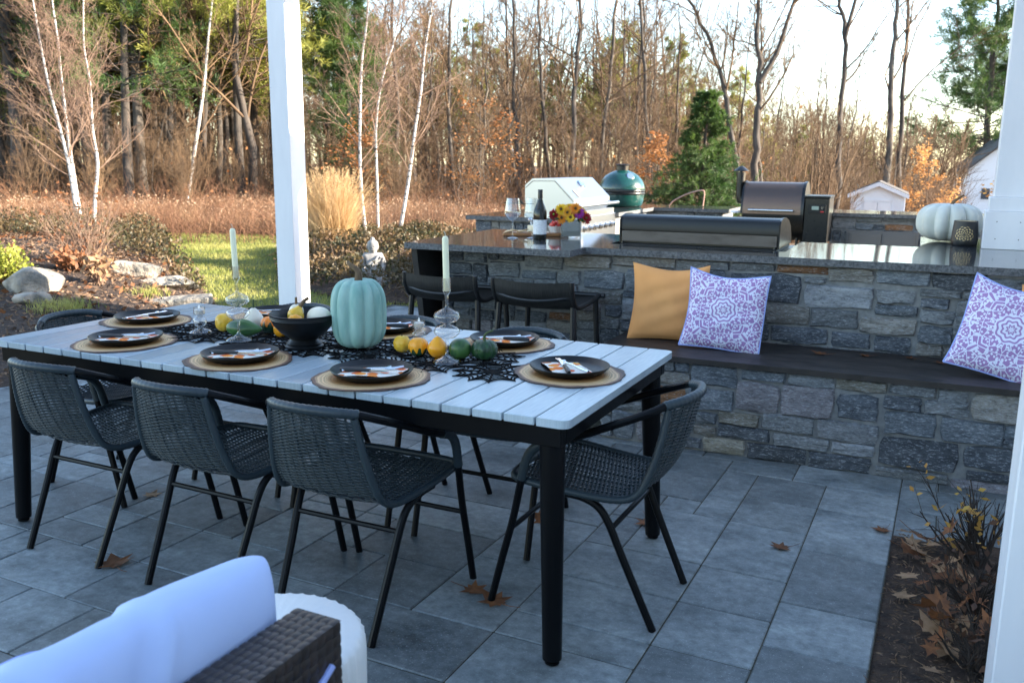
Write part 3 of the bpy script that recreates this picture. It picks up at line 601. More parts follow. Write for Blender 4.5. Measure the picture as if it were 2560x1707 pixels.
def leaves(C, D, L, Wd, rng):                      # rhombic leaf quads at C along D
    n = len(C); D = D/(np.linalg.norm(D, axis=1, keepdims=True) + 1e-9); r = rng.normal(size=(n, 3)); S = np.cross(D, r); S /= np.linalg.norm(S, axis=1, keepdims=True) + 1e-9
    L = np.broadcast_to(L, (n,))[:, None]; Wd = np.broadcast_to(Wd, (n,))[:, None]; Nn = np.cross(D, S)
    V = np.stack([C, C + D*L*.5 + S*Wd*.5 + Nn*L*.06, C + D*L, C + D*L*.5 - S*Wd*.5 + Nn*L*.06], 1).reshape(-1, 3)
    return V, np.arange(n*4).reshape(n, 4)

# ================================================================ dining table
TX, TY, TR = -2.075, 2.637, rad(.4); TL, TWd, TZ = 2.40, 1.04, .74
table = thing('dining_table', 'long outdoor dining table with grey slatted top and black legs', 'table', (TX, TY, 0), TR)
sm = MB().box(-.0466, .0466, -TWd/2, TWd/2, TZ-.024, TZ, .002).mesh('slat', MT['slat'])
for i in range(24):
    x = -TL/2 + .05 + i*.1
    if i in (0, 23):
        s_ = 1 if i else -1; pts = [(-s_*.0466, -TWd/2), (s_*.0466, -TWd/2), (s_*.0466, TWd/2), (-s_*.0466, TWd/2)]; r = .028
        pts = [(-s_*.0466, -TWd/2)] + [(s_*(.0466-r+r*math.cos(a)), -TWd/2+r+r*math.sin(a)) for a in [rad(-90+15*k) for k in range(7)]] + [(s_*(.0466-r+r*math.cos(a)), TWd/2-r+r*math.sin(a)) for a in [rad(15*k) for k in range(7)]] + [(-s_*.0466, TWd/2)]
        MB().prism(pts, TZ-.024, TZ).build('slat', MT['slat'], table, (x, 0, 0))
    else: link('slat', sm, table, (x, 0, 0))
for (a, b, c, d) in ((-1.17, 1.17, -.50, -.46), (-1.17, 1.17, .46, .50), (-1.17, -1.13, -.4595, .4595), (1.13, 1.17, -.4595, .4595), (-.03, .03, -.4595, .4595)):
    MB().box(a, b, c, d, .654, TZ-.0245, .003).build('apron_rail', MT['black_metal'], table)
for sx in (-1, 1):
    for sy in (-1, 1):
        lg = MB().tube([(sx*1.153, sy*.493, .016), (sx*1.128, sy*.462, .653)], [.0285, .037], 20).build('leg', MT['black_metal'], table, smooth=True)
        MB().lathe([(.018, 0), (.022, .004), (.022, .010), (.012, .0125), (.012, .02)], 16, (sx*1.1535, sy*.4935, 0)).build('foot', MT['black_metal'], lg, smooth=True)
# ================================================================ woven chairs
def make_chair():
    t = bpy.data.objects.new('dining_chair', None); COL.objects.link(t)
    half = [(.24, .535, 0), (.24, .495, .16), (.24, .455, .31), (.242, .425, .455), (.245, .405, .525), (.249, .365, .568), (.245, .26, .605), (.226, .13, .66), (.195, .035, .70), (.157, 0, .716)]
    bk = [(.157, 0, .716), (.10, -.045, .727), (0, -.065, .731), (-.10, -.045, .727), (-.157, 0, .716)]
    for s_ in (1, -1):
        P = spline([(s_*x, y, z) for x, y, z in half[:5]], 12); MB().tube(P, .0125, 10).build('front_leg', MT['black_metal'], t, smooth=True)
        P = spline([(s_*x, y, z) for x, y, z in half[4:]], 18); MB().tube(P, .0128, 10).build('armrest', MT['black_metal'], t, smooth=True)
        P = spline([(s_*x, y, z) for x, y, z in [(.242, .428, .445), (.245, .405, .525), (.249, .365, .568), (.248, .31, .588)]], 26); MB().tube(P, [.0158 if k % 2 else .0146 for k in range(26)], 10).build('arm_wrap', MT['wrap'], t, smooth=True, sharp=80)
        MB().tube(spline([(s_*.218, .30, .416), (s_*.212, .235, .410), (s_*.202, .185, .385), (s_*.196, .15, .335), (s_*.19, .102, .225), (s_*.18, 0, 0)], 20), .0125, 10).build('rear_leg', MT['black_metal'], t, smooth=True)
    P = spline(bk, 61); MB().tube(P, [.0155 if k % 3 else .0142 for k in range(61)], 10).build('top_rail', MT['wrap'], t, smooth=True, sharp=80)
    MB().tube([(-.195, .142, .315), (.195, .142, .315)], .0085, 8).build('rear_stretcher', MT['black_metal'], t, smooth=True)
    MB().tube([(-.24, .466, .27), (.24, .466, .27)], .0085, 8).build('front_stretcher', MT['black_metal'], t, smooth=True)
    side = [(.150, -.012, .706), (.166, .005, .60), (.181, .032, .50), (.192, .066, .438), (.203, .13, .416), (.217, .26, .421), (.226, .40, .434), (.205, .468, .438), (.12, .490, .436), (0, .495, .435)]
    loop = side + [(-x, y, z) for x, y, z in side[-2::-1]]
    P = spline(loop, 220); MB().tube(P, [.0128 if k % 2 else .0115 for k in range(220)], 8).build('seat_frame', MT['wrap'], t, smooth=True, sharp=80)
    # woven back
    rows, m = 50, 41; T = np.linspace(.02, .97, rows); s = np.linspace(-1, 1, m)
    sd_ = spline(side[:4], 60); zz = np.array([p.z for p in sd_])[::-1]; xx = np.array([p.x for p in sd_])[::-1]; yy = np.array([p.y for p in sd_])[::-1]
    def back(s, t):
        z = .445 + t*(.70 + .026*(1-s**2) - .445); x = np.interp(z, zz, xx); y = np.interp(z, zz, yy); return np.stack([s*x, y - (1-s**2)*(.022 + .03*t), z + 0*s], -1)
    PB = np.stack([back(s, tt) for tt in T]); ph = np.arange(rows) % 2
    dia = (np.abs(s[None]*1.0) + np.abs((T[:, None]-.55)*2.2)) < .5
    PB[:, :, 1] += .0026*np.sin(s[None]*PI*7 + ph[:, None]*PI)*np.where(dia, 1.5, 1.0); PB[:, :, 2] += .0012*np.cos(s[None]*PI*14)
    nb = NB_(); nb.add(*tubesnp(PB, .0027, 5))
    sv = np.linspace(-.86, .86, 9); PV = np.stack([back(np.full(14, a), np.linspace(0, 1, 14)) for a in sv]); nb.add(*tubesnp(PV, .0034, 4))
    o = link('backrest_weave', nb.mesh('backrest_weave', MT['weave']), t); tag(o, kind='stuff')
    rows = 58; Y = np.linspace(.075, .478, rows); sx_ = np.array([q[0] for q in side[3:8]]); sy_ = np.array([q[1] for q in side[3:8]]); sz_ = np.array([q[2] for q in side[3:8]])
    PS = np.stack([np.stack([s*np.interp(y, sy_, sx_), y + 0*s, np.interp(y, sy_, sz_) - .014*(1-s**2) + .0032*np.sin(s*PI*9 + (k % 2)*PI)], -1) for k, y in enumerate(Y)])
    nb = NB_().add(*tubesnp(PS, .0029, 5)); yv = np.linspace(.075, .48, 12)
    PV = np.stack([np.stack([a*np.interp(yv, sy_, sx_), yv, np.interp(yv, sy_, sz_) - .014*(1-a*a)], -1) for a in np.linspace(-.88, .88, 11)]); nb.add(*tubesnp(PV, .003, 4))
    o = link('seat_weave', nb.mesh('seat_weave', MT['weave']), t); tag(o, kind='stuff')
    return t
chair0 = make_chair()
CH = [(-2.78, 1.973, 0, 'woven dark grey armchair at the near left place of the table'), (-2.165, 1.965, 0, 'woven dark grey armchair at the middle of the near side of the table'),
      (-1.615, 1.982, 0, 'woven dark grey armchair on the near side, closest to the blue cushion'), (-.712, 2.637, 90, 'woven dark grey armchair alone at the right end of the table'),
      (-1.525, 3.265, 180, 'woven dark grey armchair across the table, nearest the stone bench'), (-2.115, 3.27, 180, 'woven dark grey armchair across the table behind the pumpkin'),
      (-2.74, 3.33, 180, 'woven dark grey armchair across the table, nearest the porch post on the lawn'), (-3.515, 2.655, -90, 'woven dark grey armchair at the far left end of the table')]
for i, (x, y, a, lb) in enumerate(CH):
    c = chair0 if i == 0 else copy_tree(chair0)
    c.location = (x, y, 0); c.rotation_euler = (0, 0, rad(a + (.4, -.8, .6, 0, 1, -1, .5, 0)[i])); tag(c, lb, 'chair', 'woven chairs around the dining table')
# ================================================================ place settings
def plate_mesh():
    return MB().lathe([(0, .004), (.085, .004), (.088, 0), (.095, 0), (.098, .004), (.118, .010), (.130, .021), (.1335, .026), (.132, .0285), (.127, .026), (.115, .015), (.104, .011), (0, .010)], 64).mesh('plate', MT['plate'], True, 50)
def mat_mesh(seed):
    rng = random.Random(seed); ph = [rng.uniform(0, 6.3) for _ in range(5)]; n = 90
    R = [.190 + .004*math.sin(3*a + ph[0]) + .003*math.sin(7*a + ph[1]) + .0018*math.sin(17*a + ph[2]) + .001*math.sin(29*a + ph[3]) for a in [2*PI*k/n for k in range(n)]]
    return MB().prism([(R[k]*math.cos(2*PI*k/n), R[k]*math.sin(2*PI*k/n)*.96) for k in range(n)], 0, .003).mesh('placemat', MT['mat'])
def napkin_mesh():
    V = []; F = []; nx_, ny_ = 16, 10
    for lay_ in range(3):
        o = len(V)
        for j in range(ny_+1):
            for i in range(nx_+1):
                x = -.085 + .17*i/nx_ + .004*lay_; y = -.05 + .10*j/ny_ - .006*lay_; V.append((x + y*.25, y, .002 + .0022*lay_ + .0025*math.sin(x*40 + lay_) * (1 if lay_ else .3) + .003*(i/nx_)**3))
        F += [(o+j*(nx_+1)+i, o+j*(nx_+1)+i+1, o+(j+1)*(nx_+1)+i+1, o+(j+1)*(nx_+1)+i) for j in range(ny_) for i in range(nx_)]
    return MB().add(V, F).mesh('napkin', MT['napkin'], True, 60)
def fork_mesh():
    b = MB(); b.tube(spline([(-.095, 0, .004), (-.05, 0, .004), (0, 0, .007), (.035, 0, .006), (.05, 0, .004)], 12), [.0042, .0042, .004, .0036, .003, .0027, .0026, .0026, .0028, .0034, .0045, .006], 6)
    b.tube([(.048, 0, .004), (.056, 0, .0035), (.062, 0, .0035)], [.006, .0095, .0098], 6)
    for k in range(4):
        y = -.0075 + .005*k; b.tube([(.058, y, .0035), (.075, y, .0045), (.103, y*.95, .009)], [.0016, .0015, .001], 5)
    return b.mesh('fork', MT['fork_steel'], True)
def knife_parts(t):
    MB().tube(spline([(-.10, 0, .006), (-.06, 0, .007), (0, 0, .006)], 9), [.006, .0075, .0082, .0085, .008, .0076, .0072, .0068, .006], 8).build('handle', MT['handle_black'], t, smooth=True)
    MB().prism([(0, -.007), (.07, -.008), (.095, -.004), (.103, .003), (.10, .006), (0, .006)], .0045, .0062).build('blade', MT['fork_steel'], t)
pl_me = plate_mesh(); nk_me = napkin_mesh(); fk_me = fork_mesh(); kn0 = None
WH = ['left end seat', 'near left seat', 'middle near seat', 'right near seat, next to the pumpkin', 'right end seat', 'far right seat, beside the dark gourds', 'far middle seat behind the pumpkin', 'far left seat behind the gourds']
PS_ = [(-3.06, 2.67, 70, 1), (-2.765, 2.305, 30, 0), (-2.18, 2.285, 28, 0), (-1.625, 2.285, 25, 0), (-1.085, 2.64, -50, 1), (-1.49, 2.965, 20, 1), (-2.04, 2.975, 25, 1), (-2.665, 3.02, 15, 1)]
for i, (x, y, a, flip) in enumerate(PS_):
    o = link('placemat', mat_mesh(40+i), None, (x, y, TZ+.001), (0, 0, rad(i*77))); tag(o, 'round wood slice print placemat at the ' + WH[i], 'placemat', 'placemats on the dining table')
    o = link('plate', pl_me, None, (x, y+.004, TZ+.0042)); tag(o, 'matte black dinner plate at the ' + WH[i], 'plate', 'plates on the dining table')
    z = TZ + .0145; h = rad(a); o = link('napkin', nk_me, None, (x, y, z), (0, 0, h), 1.15); tag(o, 'orange pumpkin print napkin at the ' + WH[i], 'napkin', 'napkins on the plates')
    d = Vector((math.cos(h), math.sin(h), 0)); p = Vector((-d.y, d.x, 0))
    q = Vector((x, y, z+.0085)) + p*.012; o = link('fork', fk_me, None, q, (rad(3), 0, h + rad(14) + (PI if i == 4 else 0))); tag(o, 'steel fork on the napkin at the ' + WH[i], 'fork', 'forks on the napkins')
    q = Vector((x, y, z+.0085)) - p*.018; t = thing('knife', 'black handled knife on the napkin at the ' + WH[i], 'knife', q, h + rad(-8) + (PI if flip else 0), 'knives on the napkins')
    if kn0 is None: knife_parts(t); kn0 = t
    else:
        for ch in kn0.children:
            c = ch.copy(); COL.objects.link(c); c.parent = t
# ================================================================ web lace runner
rb = NB_(); rng = random.Random(6)
def strip(pts, w=.0036):
    P = np.array(pts)[None]; rb.add(*tubesnp(P, w, 4, (1.0, .5)))
for ci in range(13):
    cx_ = -2.84 + ci*.127; cy_ = 2.625 + (.095 if ci % 2 else -.085); z = TZ+.0022
    for ns in range(2): pass
    ang = sorted([2*PI*k/11 + rng.uniform(-.12, .12) for k in range(11)]); Rm = .135
    for a in ang: strip([(cx_ + r*math.cos(a), cy_ + r*math.sin(a), z + .0006*(ci % 3)) for r in np.linspace(.0, Rm*rng.uniform(.95, 1.12), 5)])
    for rr_ in (.035, .062, .09, .118, .137):
        for k in range(11):
            a0, a1 = ang[k], ang[(k+1) % 11] + (2*PI if k == 10 else 0)
            strip([(cx_ + rr_*(1 - .22*math.sin(PI*u))*math.cos(a0 + (a1-a0)*u), cy_ + rr_*(1 - .22*math.sin(PI*u))*math.sin(a0 + (a1-a0)*u), z + .0006*(ci % 3)) for u in np.linspace(0, 1, 6)], .0034)
    d_ = [(cx_ + .028*math.cos(2*PI*k/14), cy_ + .028*math.sin(2*PI*k/14), z+.001) for k in range(14)]
    rb.add(np.array(d_ + [(cx_, cy_, z+.0015)]), np.array([(k, (k+1) % 14, 14, 14) for k in range(14)]))
tag(link('table_runner', rb.mesh('table_runner', MT['lace'], False)), 'black spider web lace runner along the middle of the table', 'table runner')
# ================================================================ pumpkins and gourds
def gourd(name, label, R, H, ribs, depth, mat, loc, p=2.3, dimple=.06, stem=None, stem_mat='stem', tilt=(0, 0, 0), warts=0, neck=None, seed=1, cat='gourd', group=None, rib_pow=.6, squash=None):
    t = thing(name, label, cat, loc, 0, group); t.rotation_euler = tilt
    nz_, na = 26, max(48, ribs*8); b = MB(); rng = random.Random(seed); V = []; ph = rng.uniform(0, 6)
    for i in range(nz_+1):
        u = -PI/2 + PI*i/nz_; cu, su = math.cos(u), math.sin(u)
        r = R*abs(cu)**(2/p); z = H/2*(math.copysign(abs(su)**(2/p), su))
        if neck: z2 = (z + H/2)/H; r *= (1 - neck*sst(.45, .95, z2)) if z2 < .999 else 1
        z -= dimple*H*math.exp(-(r/(R*.33))**2)*(1 if su > 0 else -.6)
        for k in range(na):
            a = 2*PI*k/na; a2 = a + .07*math.sin(3*a + ph) + .05*math.sin(2*a - ph); f = (abs(math.cos(ribs*a2/2 + ph*.1))**rib_pow if ribs else 1); q = r*(1 - depth*(1-f)*min(1, r/(R*.25)))
            q *= 1 + .015*math.sin(2*a + ph) + .012*math.sin(3*a - ph)
            if warts and rng.random() < warts: q += R*.05
            V.append((q*math.cos(a), q*math.sin(a)*(squash or 1), z + H/2))
    b.add(V, [(i*na+k, i*na+(k+1) % na, (i+1)*na+(k+1) % na, (i+1)*na+k) for i in range(nz_) for k in range(na)])
    b.build('rind', MT[mat], t, smooth=True, sharp=80)
    if stem:
        pts, rr = stem; P = spline(pts, 12); b = MB(); n = len(P); b.tube(P, [rr[0] + (rr[1]-rr[0])*(k/(n-1))**.6 for k in range(n)], 7); b.build('stem', MT[stem_mat], t, smooth=True, sharp=70)
    return t
ZR = TZ + .003
gourd('blue_pumpkin', 'tall ribbed blue-green pumpkin standing on the web runner', .102, .262, 12, .25, 'pumpkin_blue', (-1.932, 2.645, ZR), 3.0, .055, ([(0, 0, .235), (.004, 0, .272), (-.008, .004, .292), (-.034, .0, .308), (-.048, .01, .315)], (.019, .006)), cat='pumpkin', rib_pow=.45)
G = 'small gourds on the dining table'
gourd('gourd', 'warty yellow gourd next to the blue-green pumpkin', .031, .063, 8, .06, 'g_yellow', (-1.748, 2.652, ZR), 2.0, .02, ([(0, 0, .06), (.002, -.004, .066)], (.004, .003)), warts=.25, seed=3, group=G)
gourd('gourd', 'orange gourd with a green bottom in the right row', .036, .067, 10, .10, 'g_orange_green', (-1.663, 2.628, ZR), 2.2, .05, None, seed=4, group=G)
gourd('gourd', 'smooth bright orange gourd behind the front candlestick', .0365, .078, 0, 0, 'g_orange', (-1.585, 2.632, ZR), 2.0, .0, None, neck=.35, seed=5, group=G)
gourd('gourd', 'round smooth dark green gourd in the right row', .0395, .074, 0, 0, 'g_green', (-1.507, 2.655, ZR), 2.1, .02, None, seed=6, group=G)
gourd('gourd', 'dark warty green gourd with a curved stem at the right end of the row', .047, .073, 10, .10, 'g_dark', (-1.428, 2.688, ZR), 2.2, .06, ([(0, 0, .066), (.0, .0, .082), (.008, .004, .095), (.028, .012, .104)], (.0065, .0035)), 'stem_green', warts=.12, seed=7, group=G)
gourd('gourd', 'bright yellow gourd beside the left tealight', .034, .074, 9, .06, 'g_yellow', (-2.598, 2.645, ZR), 2.1, .02, None, warts=.15, seed=8, group=G)
gourd('gourd', 'long dark green gourd lying on its side by the left candlestick', .0365, .155, 8, .05, 'g_green', (-2.515, 2.575, ZR+.036), 2.0, .0, None, neck=.35, tilt=(0, rad(90), rad(12)), seed=9, group=G)
gourd('gourd', 'cream white gourd with a tall thin stem', .040, .088, 0, 0, 'g_white', (-2.53, 2.745, ZR), 2.0, .0, ([(0, 0, .084), (.0, 0, .105), (.001, .001, .122)], (.0045, .0045)), 'stem_green', neck=.3, seed=10, group=G)
gourd('gourd', 'dark green gourd with an orange cap beside the bowl', .041, .070, 9, .09, 'g_green_orange', (-2.408, 2.705, ZR), 2.2, .05, ([(0, 0, .064), (.002, .0, .075)], (.006, .004)), 'stem_green', seed=11, group=G)
gourd('gourd', 'small orange pear shaped gourd lying under the bowl rim', .030, .082, 0, 0, 'g_orange', (-2.298, 2.665, ZR+.03), 2.0, .0, ([(0, 0, .078), (.002, .0, .098)], (.005, .003)), 'stem_green', neck=.6, tilt=(0, rad(-97), rad(-20)), seed=12, group=G)
bowl = thing('footed_bowl', 'black footed bowl holding gourds in the middle of the table', 'bowl', (-2.12, 2.56, ZR), scale=1.06)
MB().lathe([(0, .014), (.048, .010), (.060, .004), (.062, 0), (.066, .0), (.067, .006), (.060, .012), (.062, .016), (.054, .022), (.048, .030), (.056, .038), (.080, .055), (.102, .080), (.112, .100), (.1145, .103), (.1135, .106), (.1155, .109), (.1145, .112), (.1165, .115), (.117, .120), (.114, .121), (.108, .112), (.094, .080), (.072, .056), (.04, .046), (0, .043)], 64).build('bowl_body', MT['plate'], bowl, smooth=True, sharp=50)
zb = ZR + .085
gourd('gourd', 'yellow crook necked gourd in the black bowl', .031, .078, 8, .08, 'g_yellow', (-2.165, 2.548, zb), 2.0, .0, ([(0, 0, .070), (.004, .004, .095), (.01, .012, .112)], (.009, .006)), neck=.55, tilt=(rad(-20), rad(18), 0), seed=14, group='gourds in the black bowl')
gourd('gourd', 'yellow and green striped gourd at the front of the black bowl', .032, .06, 8, .1, 'g_orange_green', (-2.118, 2.525, zb+.004), 2.1, .04, None, tilt=(rad(60), rad(40), 0), seed=15, group='gourds in the black bowl')
gourd('gourd', 'cream egg shaped squash in the black bowl', .036, .105, 0, 0, 'g_white', (-2.125, 2.60, zb+.024), 2.1, .0, None, tilt=(0, rad(86), rad(-8)), seed=16, group='gourds in the black bowl')
gourd('gourd', 'pale gourd at the back of the black bowl', .028, .06, 8, .06, 'g_white', (-2.185, 2.60, zb+.006), 2.0, .0, ([(0, 0, .055), (.0, .0, .085)], (.006, .0045)), seed=17, group='gourds in the black bowl')
# ================================================================ candlesticks, candles, tealights
def candlestick(loc, label, clabel, h, ch):
    t = thing('glass_candlestick', label, 'candlestick', loc, 0, 'glass candlesticks'); s = h/.245
    prof = [(.0, .0), (.046, .001), (.049, .004), (.044, .011), (.022, .017), (.0085, .024), (.006, .032), (.006, .068), (.009, .072), (.030, .077), (.043, .087), (.045, .094), (.040, .103), (.020, .110), (.010, .113), (.014, .117), (.034, .122), (.0445, .131), (.045, .138), (.040, .147), (.020, .155), (.008, .160), (.0065, .166), (.0065, .195), (.0085, .200), (.013, .206), (.0145, .212), (.0148, .2445), (.0128, .2445), (.0124, .213), (.010, .2065), (.0, .2045)]
    prof = [(r, z*s) for r, z in prof]; MB().lathe(prof, 40).build('glass_body', MT['amber_glass'], t, smooth=True, sharp=60)
    c = thing('taper_candle', clabel, 'candle', (loc[0], loc[1], loc[2] + .208*s), 0, 'taper candles'); c.rotation_euler = (rad(1), rad(-.8), 0)
    MB().lathe([(0, 0), (.0108, 0), (.0108, ch-.012), (.0095, ch-.005), (.006, ch), (0, ch)], 20).build('wax_body', MT['wax'], c, smooth=True, sharp=50)
    MB().tube(spline([(0, 0, ch-.002), (.0005, 0, ch+.006), (-.002, 0, ch+.013), (-.006, 0, ch+.016)], 6), .0012, 5).build('wick', MT['wick'], c)
candlestick((-2.405, 2.525, ZR), 'clear double disc glass candlestick on the left, among the gourds', 'ivory taper candle on the left candlestick', .288, .185)
candlestick((-1.512, 2.572, ZR), 'clear double disc glass candlestick in front of the right gourds', 'ivory taper candle on the right candlestick', .296, .185)
def tealight(loc, label, clabel):
    t = thing('glass_tealight_holder', label, 'candle holder', loc, 0, 'glass tealight holders')
    prof = [(0, 0), (.041, .001), (.043, .004), (.036, .012), (.015, .018), (.010, .022), (.012, .026), (.022, .034), (.0265, .046), (.024, .058), (.014, .068), (.009, .072), (.018, .075), (.0225, .078), (.0228, .103), (.0208, .103), (.0205, .079), (.0, .077)]
    MB().lathe(prof, 36).build('glass_body', MT['amber_glass'], t, smooth=True, sharp=60)
    c = thing('tealight', clabel, 'candle', (loc[0], loc[1], loc[2]+.0785), 0, 'tealights'); MB().lathe([(0, 0), (.0185, 0), (.019, .016), (.017, .0175), (0, .0165)], 24).build('cup', MT['wax_white'], c, smooth=True, sharp=50)
    MB().lathe([(0, .016), (.004, .017), (.005, .022), (.003, .030), (.0006, .037), (0, .0375)], 10).build('led_flame', MT['flame_white'], c, smooth=True)
tealight((-2.655, 2.575, ZR), 'glass ball tealight holder at the left end of the runner', 'white tealight with a plastic flame on the left')
tealight((-1.735, 2.748, ZR), 'glass ball tealight holder behind the yellow gourd', 'white tealight with a plastic flame behind the yellow gourd')
# ================================================================ counter stools
def stool(kx0, kx1, label):
    t = thing('counter_stool', label, 'stool', Kp((kx0+kx1)/2, 0, 0), KTH, 'counter stools at the bar'); w = (kx1-kx0)/2
    prof = [(-.012, .815), (-.004, .755), (.03, .695), (.085, .668), (.16, .664), (.30, .672), (.44, .688)]
    for s_ in (-1, 1):
        P = spline([(s_*w, y, z) for y, z in prof], 26); n = len(P); MB().tube(P, [.0135 if k else .012 for k in range(n)], 10).build('side_rail', MT['stool_wood'], t, smooth=True)
        MB().tube([(s_*(w-.012), .05, .675), (s_*(w+.018), -.005, 0)], [.017, .014], 8).build('rear_leg', MT['stool_wood'], t, smooth=True)
        MB().tube([(s_*(w-.02), .43, .672), (s_*(w+.008), .455, 0)], [.017, .014], 8).build('front_leg', MT['stool_wood'], t, smooth=True)
        MB().tube([(s_*(w+.005), .005, .22), (s_*(w), .448, .22)], .010, 8).build('side_stretcher', MT['stool_wood'], t, smooth=True)
    sl = spline([(y, 0, z) for y, z in prof[:1] + prof[1:]], 24); V = []; m = 15
    for p in sl:
        for k in range(m):
            s_ = -1 + 2*k/(m-1); sag = (1-s_*s_); V.append((s_*w, p.x - .028*sag*max(0, 1 - p.x/.1) , p.z - .012*sag))
    n0 = len(V); V += [(x, y+.0, z-.006) if p_ > m*8 else (x, y-.005, z-.001) for p_, (x, y, z) in enumerate(V)]; F = []
    for i in range(23):
        for k in range(m-1): F += [(i*m+k, i*m+k+1, (i+1)*m+k+1, (i+1)*m+k), (n0+i*m+k, n0+(i+1)*m+k, n0+(i+1)*m+k+1, n0+i*m+k+1)]
    MB().add(V, F).build('sling_seat', MT['sling'], t, smooth=True, sharp=120)
    MB().tube(spline([(-w, .012, .735), (-w*.5, -.02, .715), (0, -.03, .708), (w*.5, -.02, .715), (w, .012, .735)], 16), .011, 8).build('back_rail', MT['stool_wood'], t, smooth=True)
    MB().tube([(-w-.03, .445, .688), (w+.03, .445, .688)], .014, 10).build('front_rail', MT['stool_wood'], t, smooth=True)
    MB().tube([(-w, .02, .47), (w, .02, .47)], .0095, 8).build('rear_stretcher', MT['stool_wood'], t, smooth=True)
    MB().tube([(-w, .45, .30), (w, .45, .30)], .0095, 8).build('foot_rest', MT['stool_wood'], t, smooth=True)
stool(-2.19, -1.737, 'black low back counter stool on the right, nearer the bench'); stool(-2.745, -2.30, 'black low back counter stool on the left, by the end of the bar')
# ================================================================ bench pillows
def pillow_mesh(name, w, t, mat, seed=0, n=26):
    rng = random.Random(seed); V = []; F = []
    for side in (1, -1):
        for j in range(n+1):
            for i in range(n+1):
                u = -1 + 2*i/n; v = -1 + 2*j/n; e = .06
                x = u*(1 - e*(1 - v*v)*abs(u)**2)*w/2; z = v*(1 - e*(1 - u*u)*abs(v)**2)*w/2
                th = t/2*((1 - abs(u)**2.4)*(1 - abs(v)**2.4))**.52
                th += .006*math.sin(7*u + 3*v + seed)*(1-u*u)*(1-v*v) + .004*math.sin(13*v - 5*u)*(1-u*u)*(1-v*v)
                z -= .035*w*(1-u*u)*max(0, v)**2 + .012*w*math.sin(3*u + seed)*(v > 0)*v; V.append((x + .012*w*math.sin(2.3*v + seed), -side*th - .03*w*u*u*abs(v) , z))
    m = (n+1)*(n+1)
    for s_ in (0, 1):
        for j in range(n):
            for i in range(n):
                q = (s_*m+j*(n+1)+i, s_*m+j*(n+1)+i+1, s_*m+(j+1)*(n+1)+i+1, s_*m+(j+1)*(n+1)+i); F.append(q if s_ == 0 else q[::-1])
    return MB().add(V, F).mesh(name, MT[mat], True, 120)
def pillow(label, mat, w, kx, ky, lean, yaw, roll=0.0, group='pillows on the stone bench', piping=None, seed=0):
    t = thing('throw_pillow', label, 'pillow', Kp(kx, ky, .481 + w/2*.94), KTH, group); t.rotation_euler = (rad(lean), rad(roll), KTH + rad(yaw))
    link('cover', pillow_mesh('cover', w, w*.33, mat, seed), t)
    if piping:
        e = .06; pts = []
        for k in range(80):
            a = k/80*4; sd_ = int(a); f = -1 + 2*(a-sd_); u, v = ((f, -1), (1, f), (-f, 1), (-1, -f))[sd_]; pts.append((u*(1 - e*(1-v*v)*abs(u)**2)*w/2 + .012*w*math.sin(2.3*v + seed), -.03*w*u*u*abs(v), v*(1 - e*(1-u*u)*abs(v)**2)*w/2 - .035*w*(1-u*u)*max(0, v)**2 - .012*w*math.sin(3*u + seed)*(v > 0)*v))
        MB().tube(pts + pts[:1], .0045, 6, False).build('piping', MT[piping], t, smooth=True)
pillow('plain orange pillow behind the purple one on the left of the bench', 'orange_cloth', .42, -1.33, .42, -13, 6, 0, seed=1)
pillow('purple and white patterned pillow leaning on the orange one', 'damask', .41, -1.00, .29, -16, 2, 4, piping='blue_piping', seed=2)
pillow('purple and white patterned pillow at the right end of the bench', 'damask', .44, .30, .22, -20, -12, 12, piping='blue_piping', seed=3)
pillow('plain orange pillow mostly hidden at the right end of the bench', 'orange_cloth', .42, .55, .42, -12, -6, 0, seed=4)
# ================================================================ things on the bar
def wine_glass(kx, ky, label):
    t = thing('wine_glass', label, 'wine glass', Kp(kx, ky, CT+.0005), 0, 'wine glasses on the bar')
    MB().lathe([(0, .001), (.036, 0), (.037, .0015), (.020, .005), (.006, .010), (.0038, .022), (.0036, .095), (.006, .104), (.028, .124), (.050, .148), (.0535, .158), (.052, .175), (.041, .252), (.040, .252), (.0508, .175), (.0522, .159), (.049, .150), (.027, .127), (.005, .109), (0, .108)], 40).build('glass_body', MT['glass'], t, smooth=True, sharp=60)
wine_glass(-2.475, .87, 'large stemmed wine glass on the left, in front of the crackers'); wine_glass(-2.365, .93, 'large stemmed wine glass half hidden behind the bottle')
bt = thing('wine_bottle', 'dark wine bottle with a white label on the bar', 'wine bottle', Kp(-2.295, .89, CT+.0005))
MB().lathe([(0, .012), (.030, .002), (.040, 0), (.0425, .006), (.0425, .150), (.041, .172), (.034, .196), (.022, .225), (.0155, .250), (.0145, .262), (.0145, .30), (.0, .30)], 40).build('bottle_body', M('bottle_dark', (.012, .013, .014), .06, col2=(.02, .018, .01), scale=3), bt, smooth=True, sharp=50)
MB().lathe([(.0155, .252), (.0158, .307), (.015, .309), (0, .309)], 28).build('screw_cap', MT['cook_black'], bt, smooth=True, sharp=50)
m, nt, bs = new_mat('printed_label'); v = coords(nt, 'object'); sp = nt.nodes.new('ShaderNodeSeparateXYZ'); nt.links.new(v, sp.inputs[0])
nz = noise(nt, coords(nt, 'object', (90, 90, 260)), 1, 2); row = math_(nt, 'GREATER_THAN', math_(nt, 'SINE', math_(nt, 'MULTIPLY', sp.outputs[2], 760.0)), .35); ink = math_(nt, 'MULTIPLY', row, math_(nt, 'GREATER_THAN', nz, .5)); nt.links.new(mixc(nt, math_(nt, 'MULTIPLY', ink, .45), (.74, .75, .76), (.2, .21, .23)), bs.inputs['Base Color']); bs.inputs['Roughness'].default_value = .6; lab = m
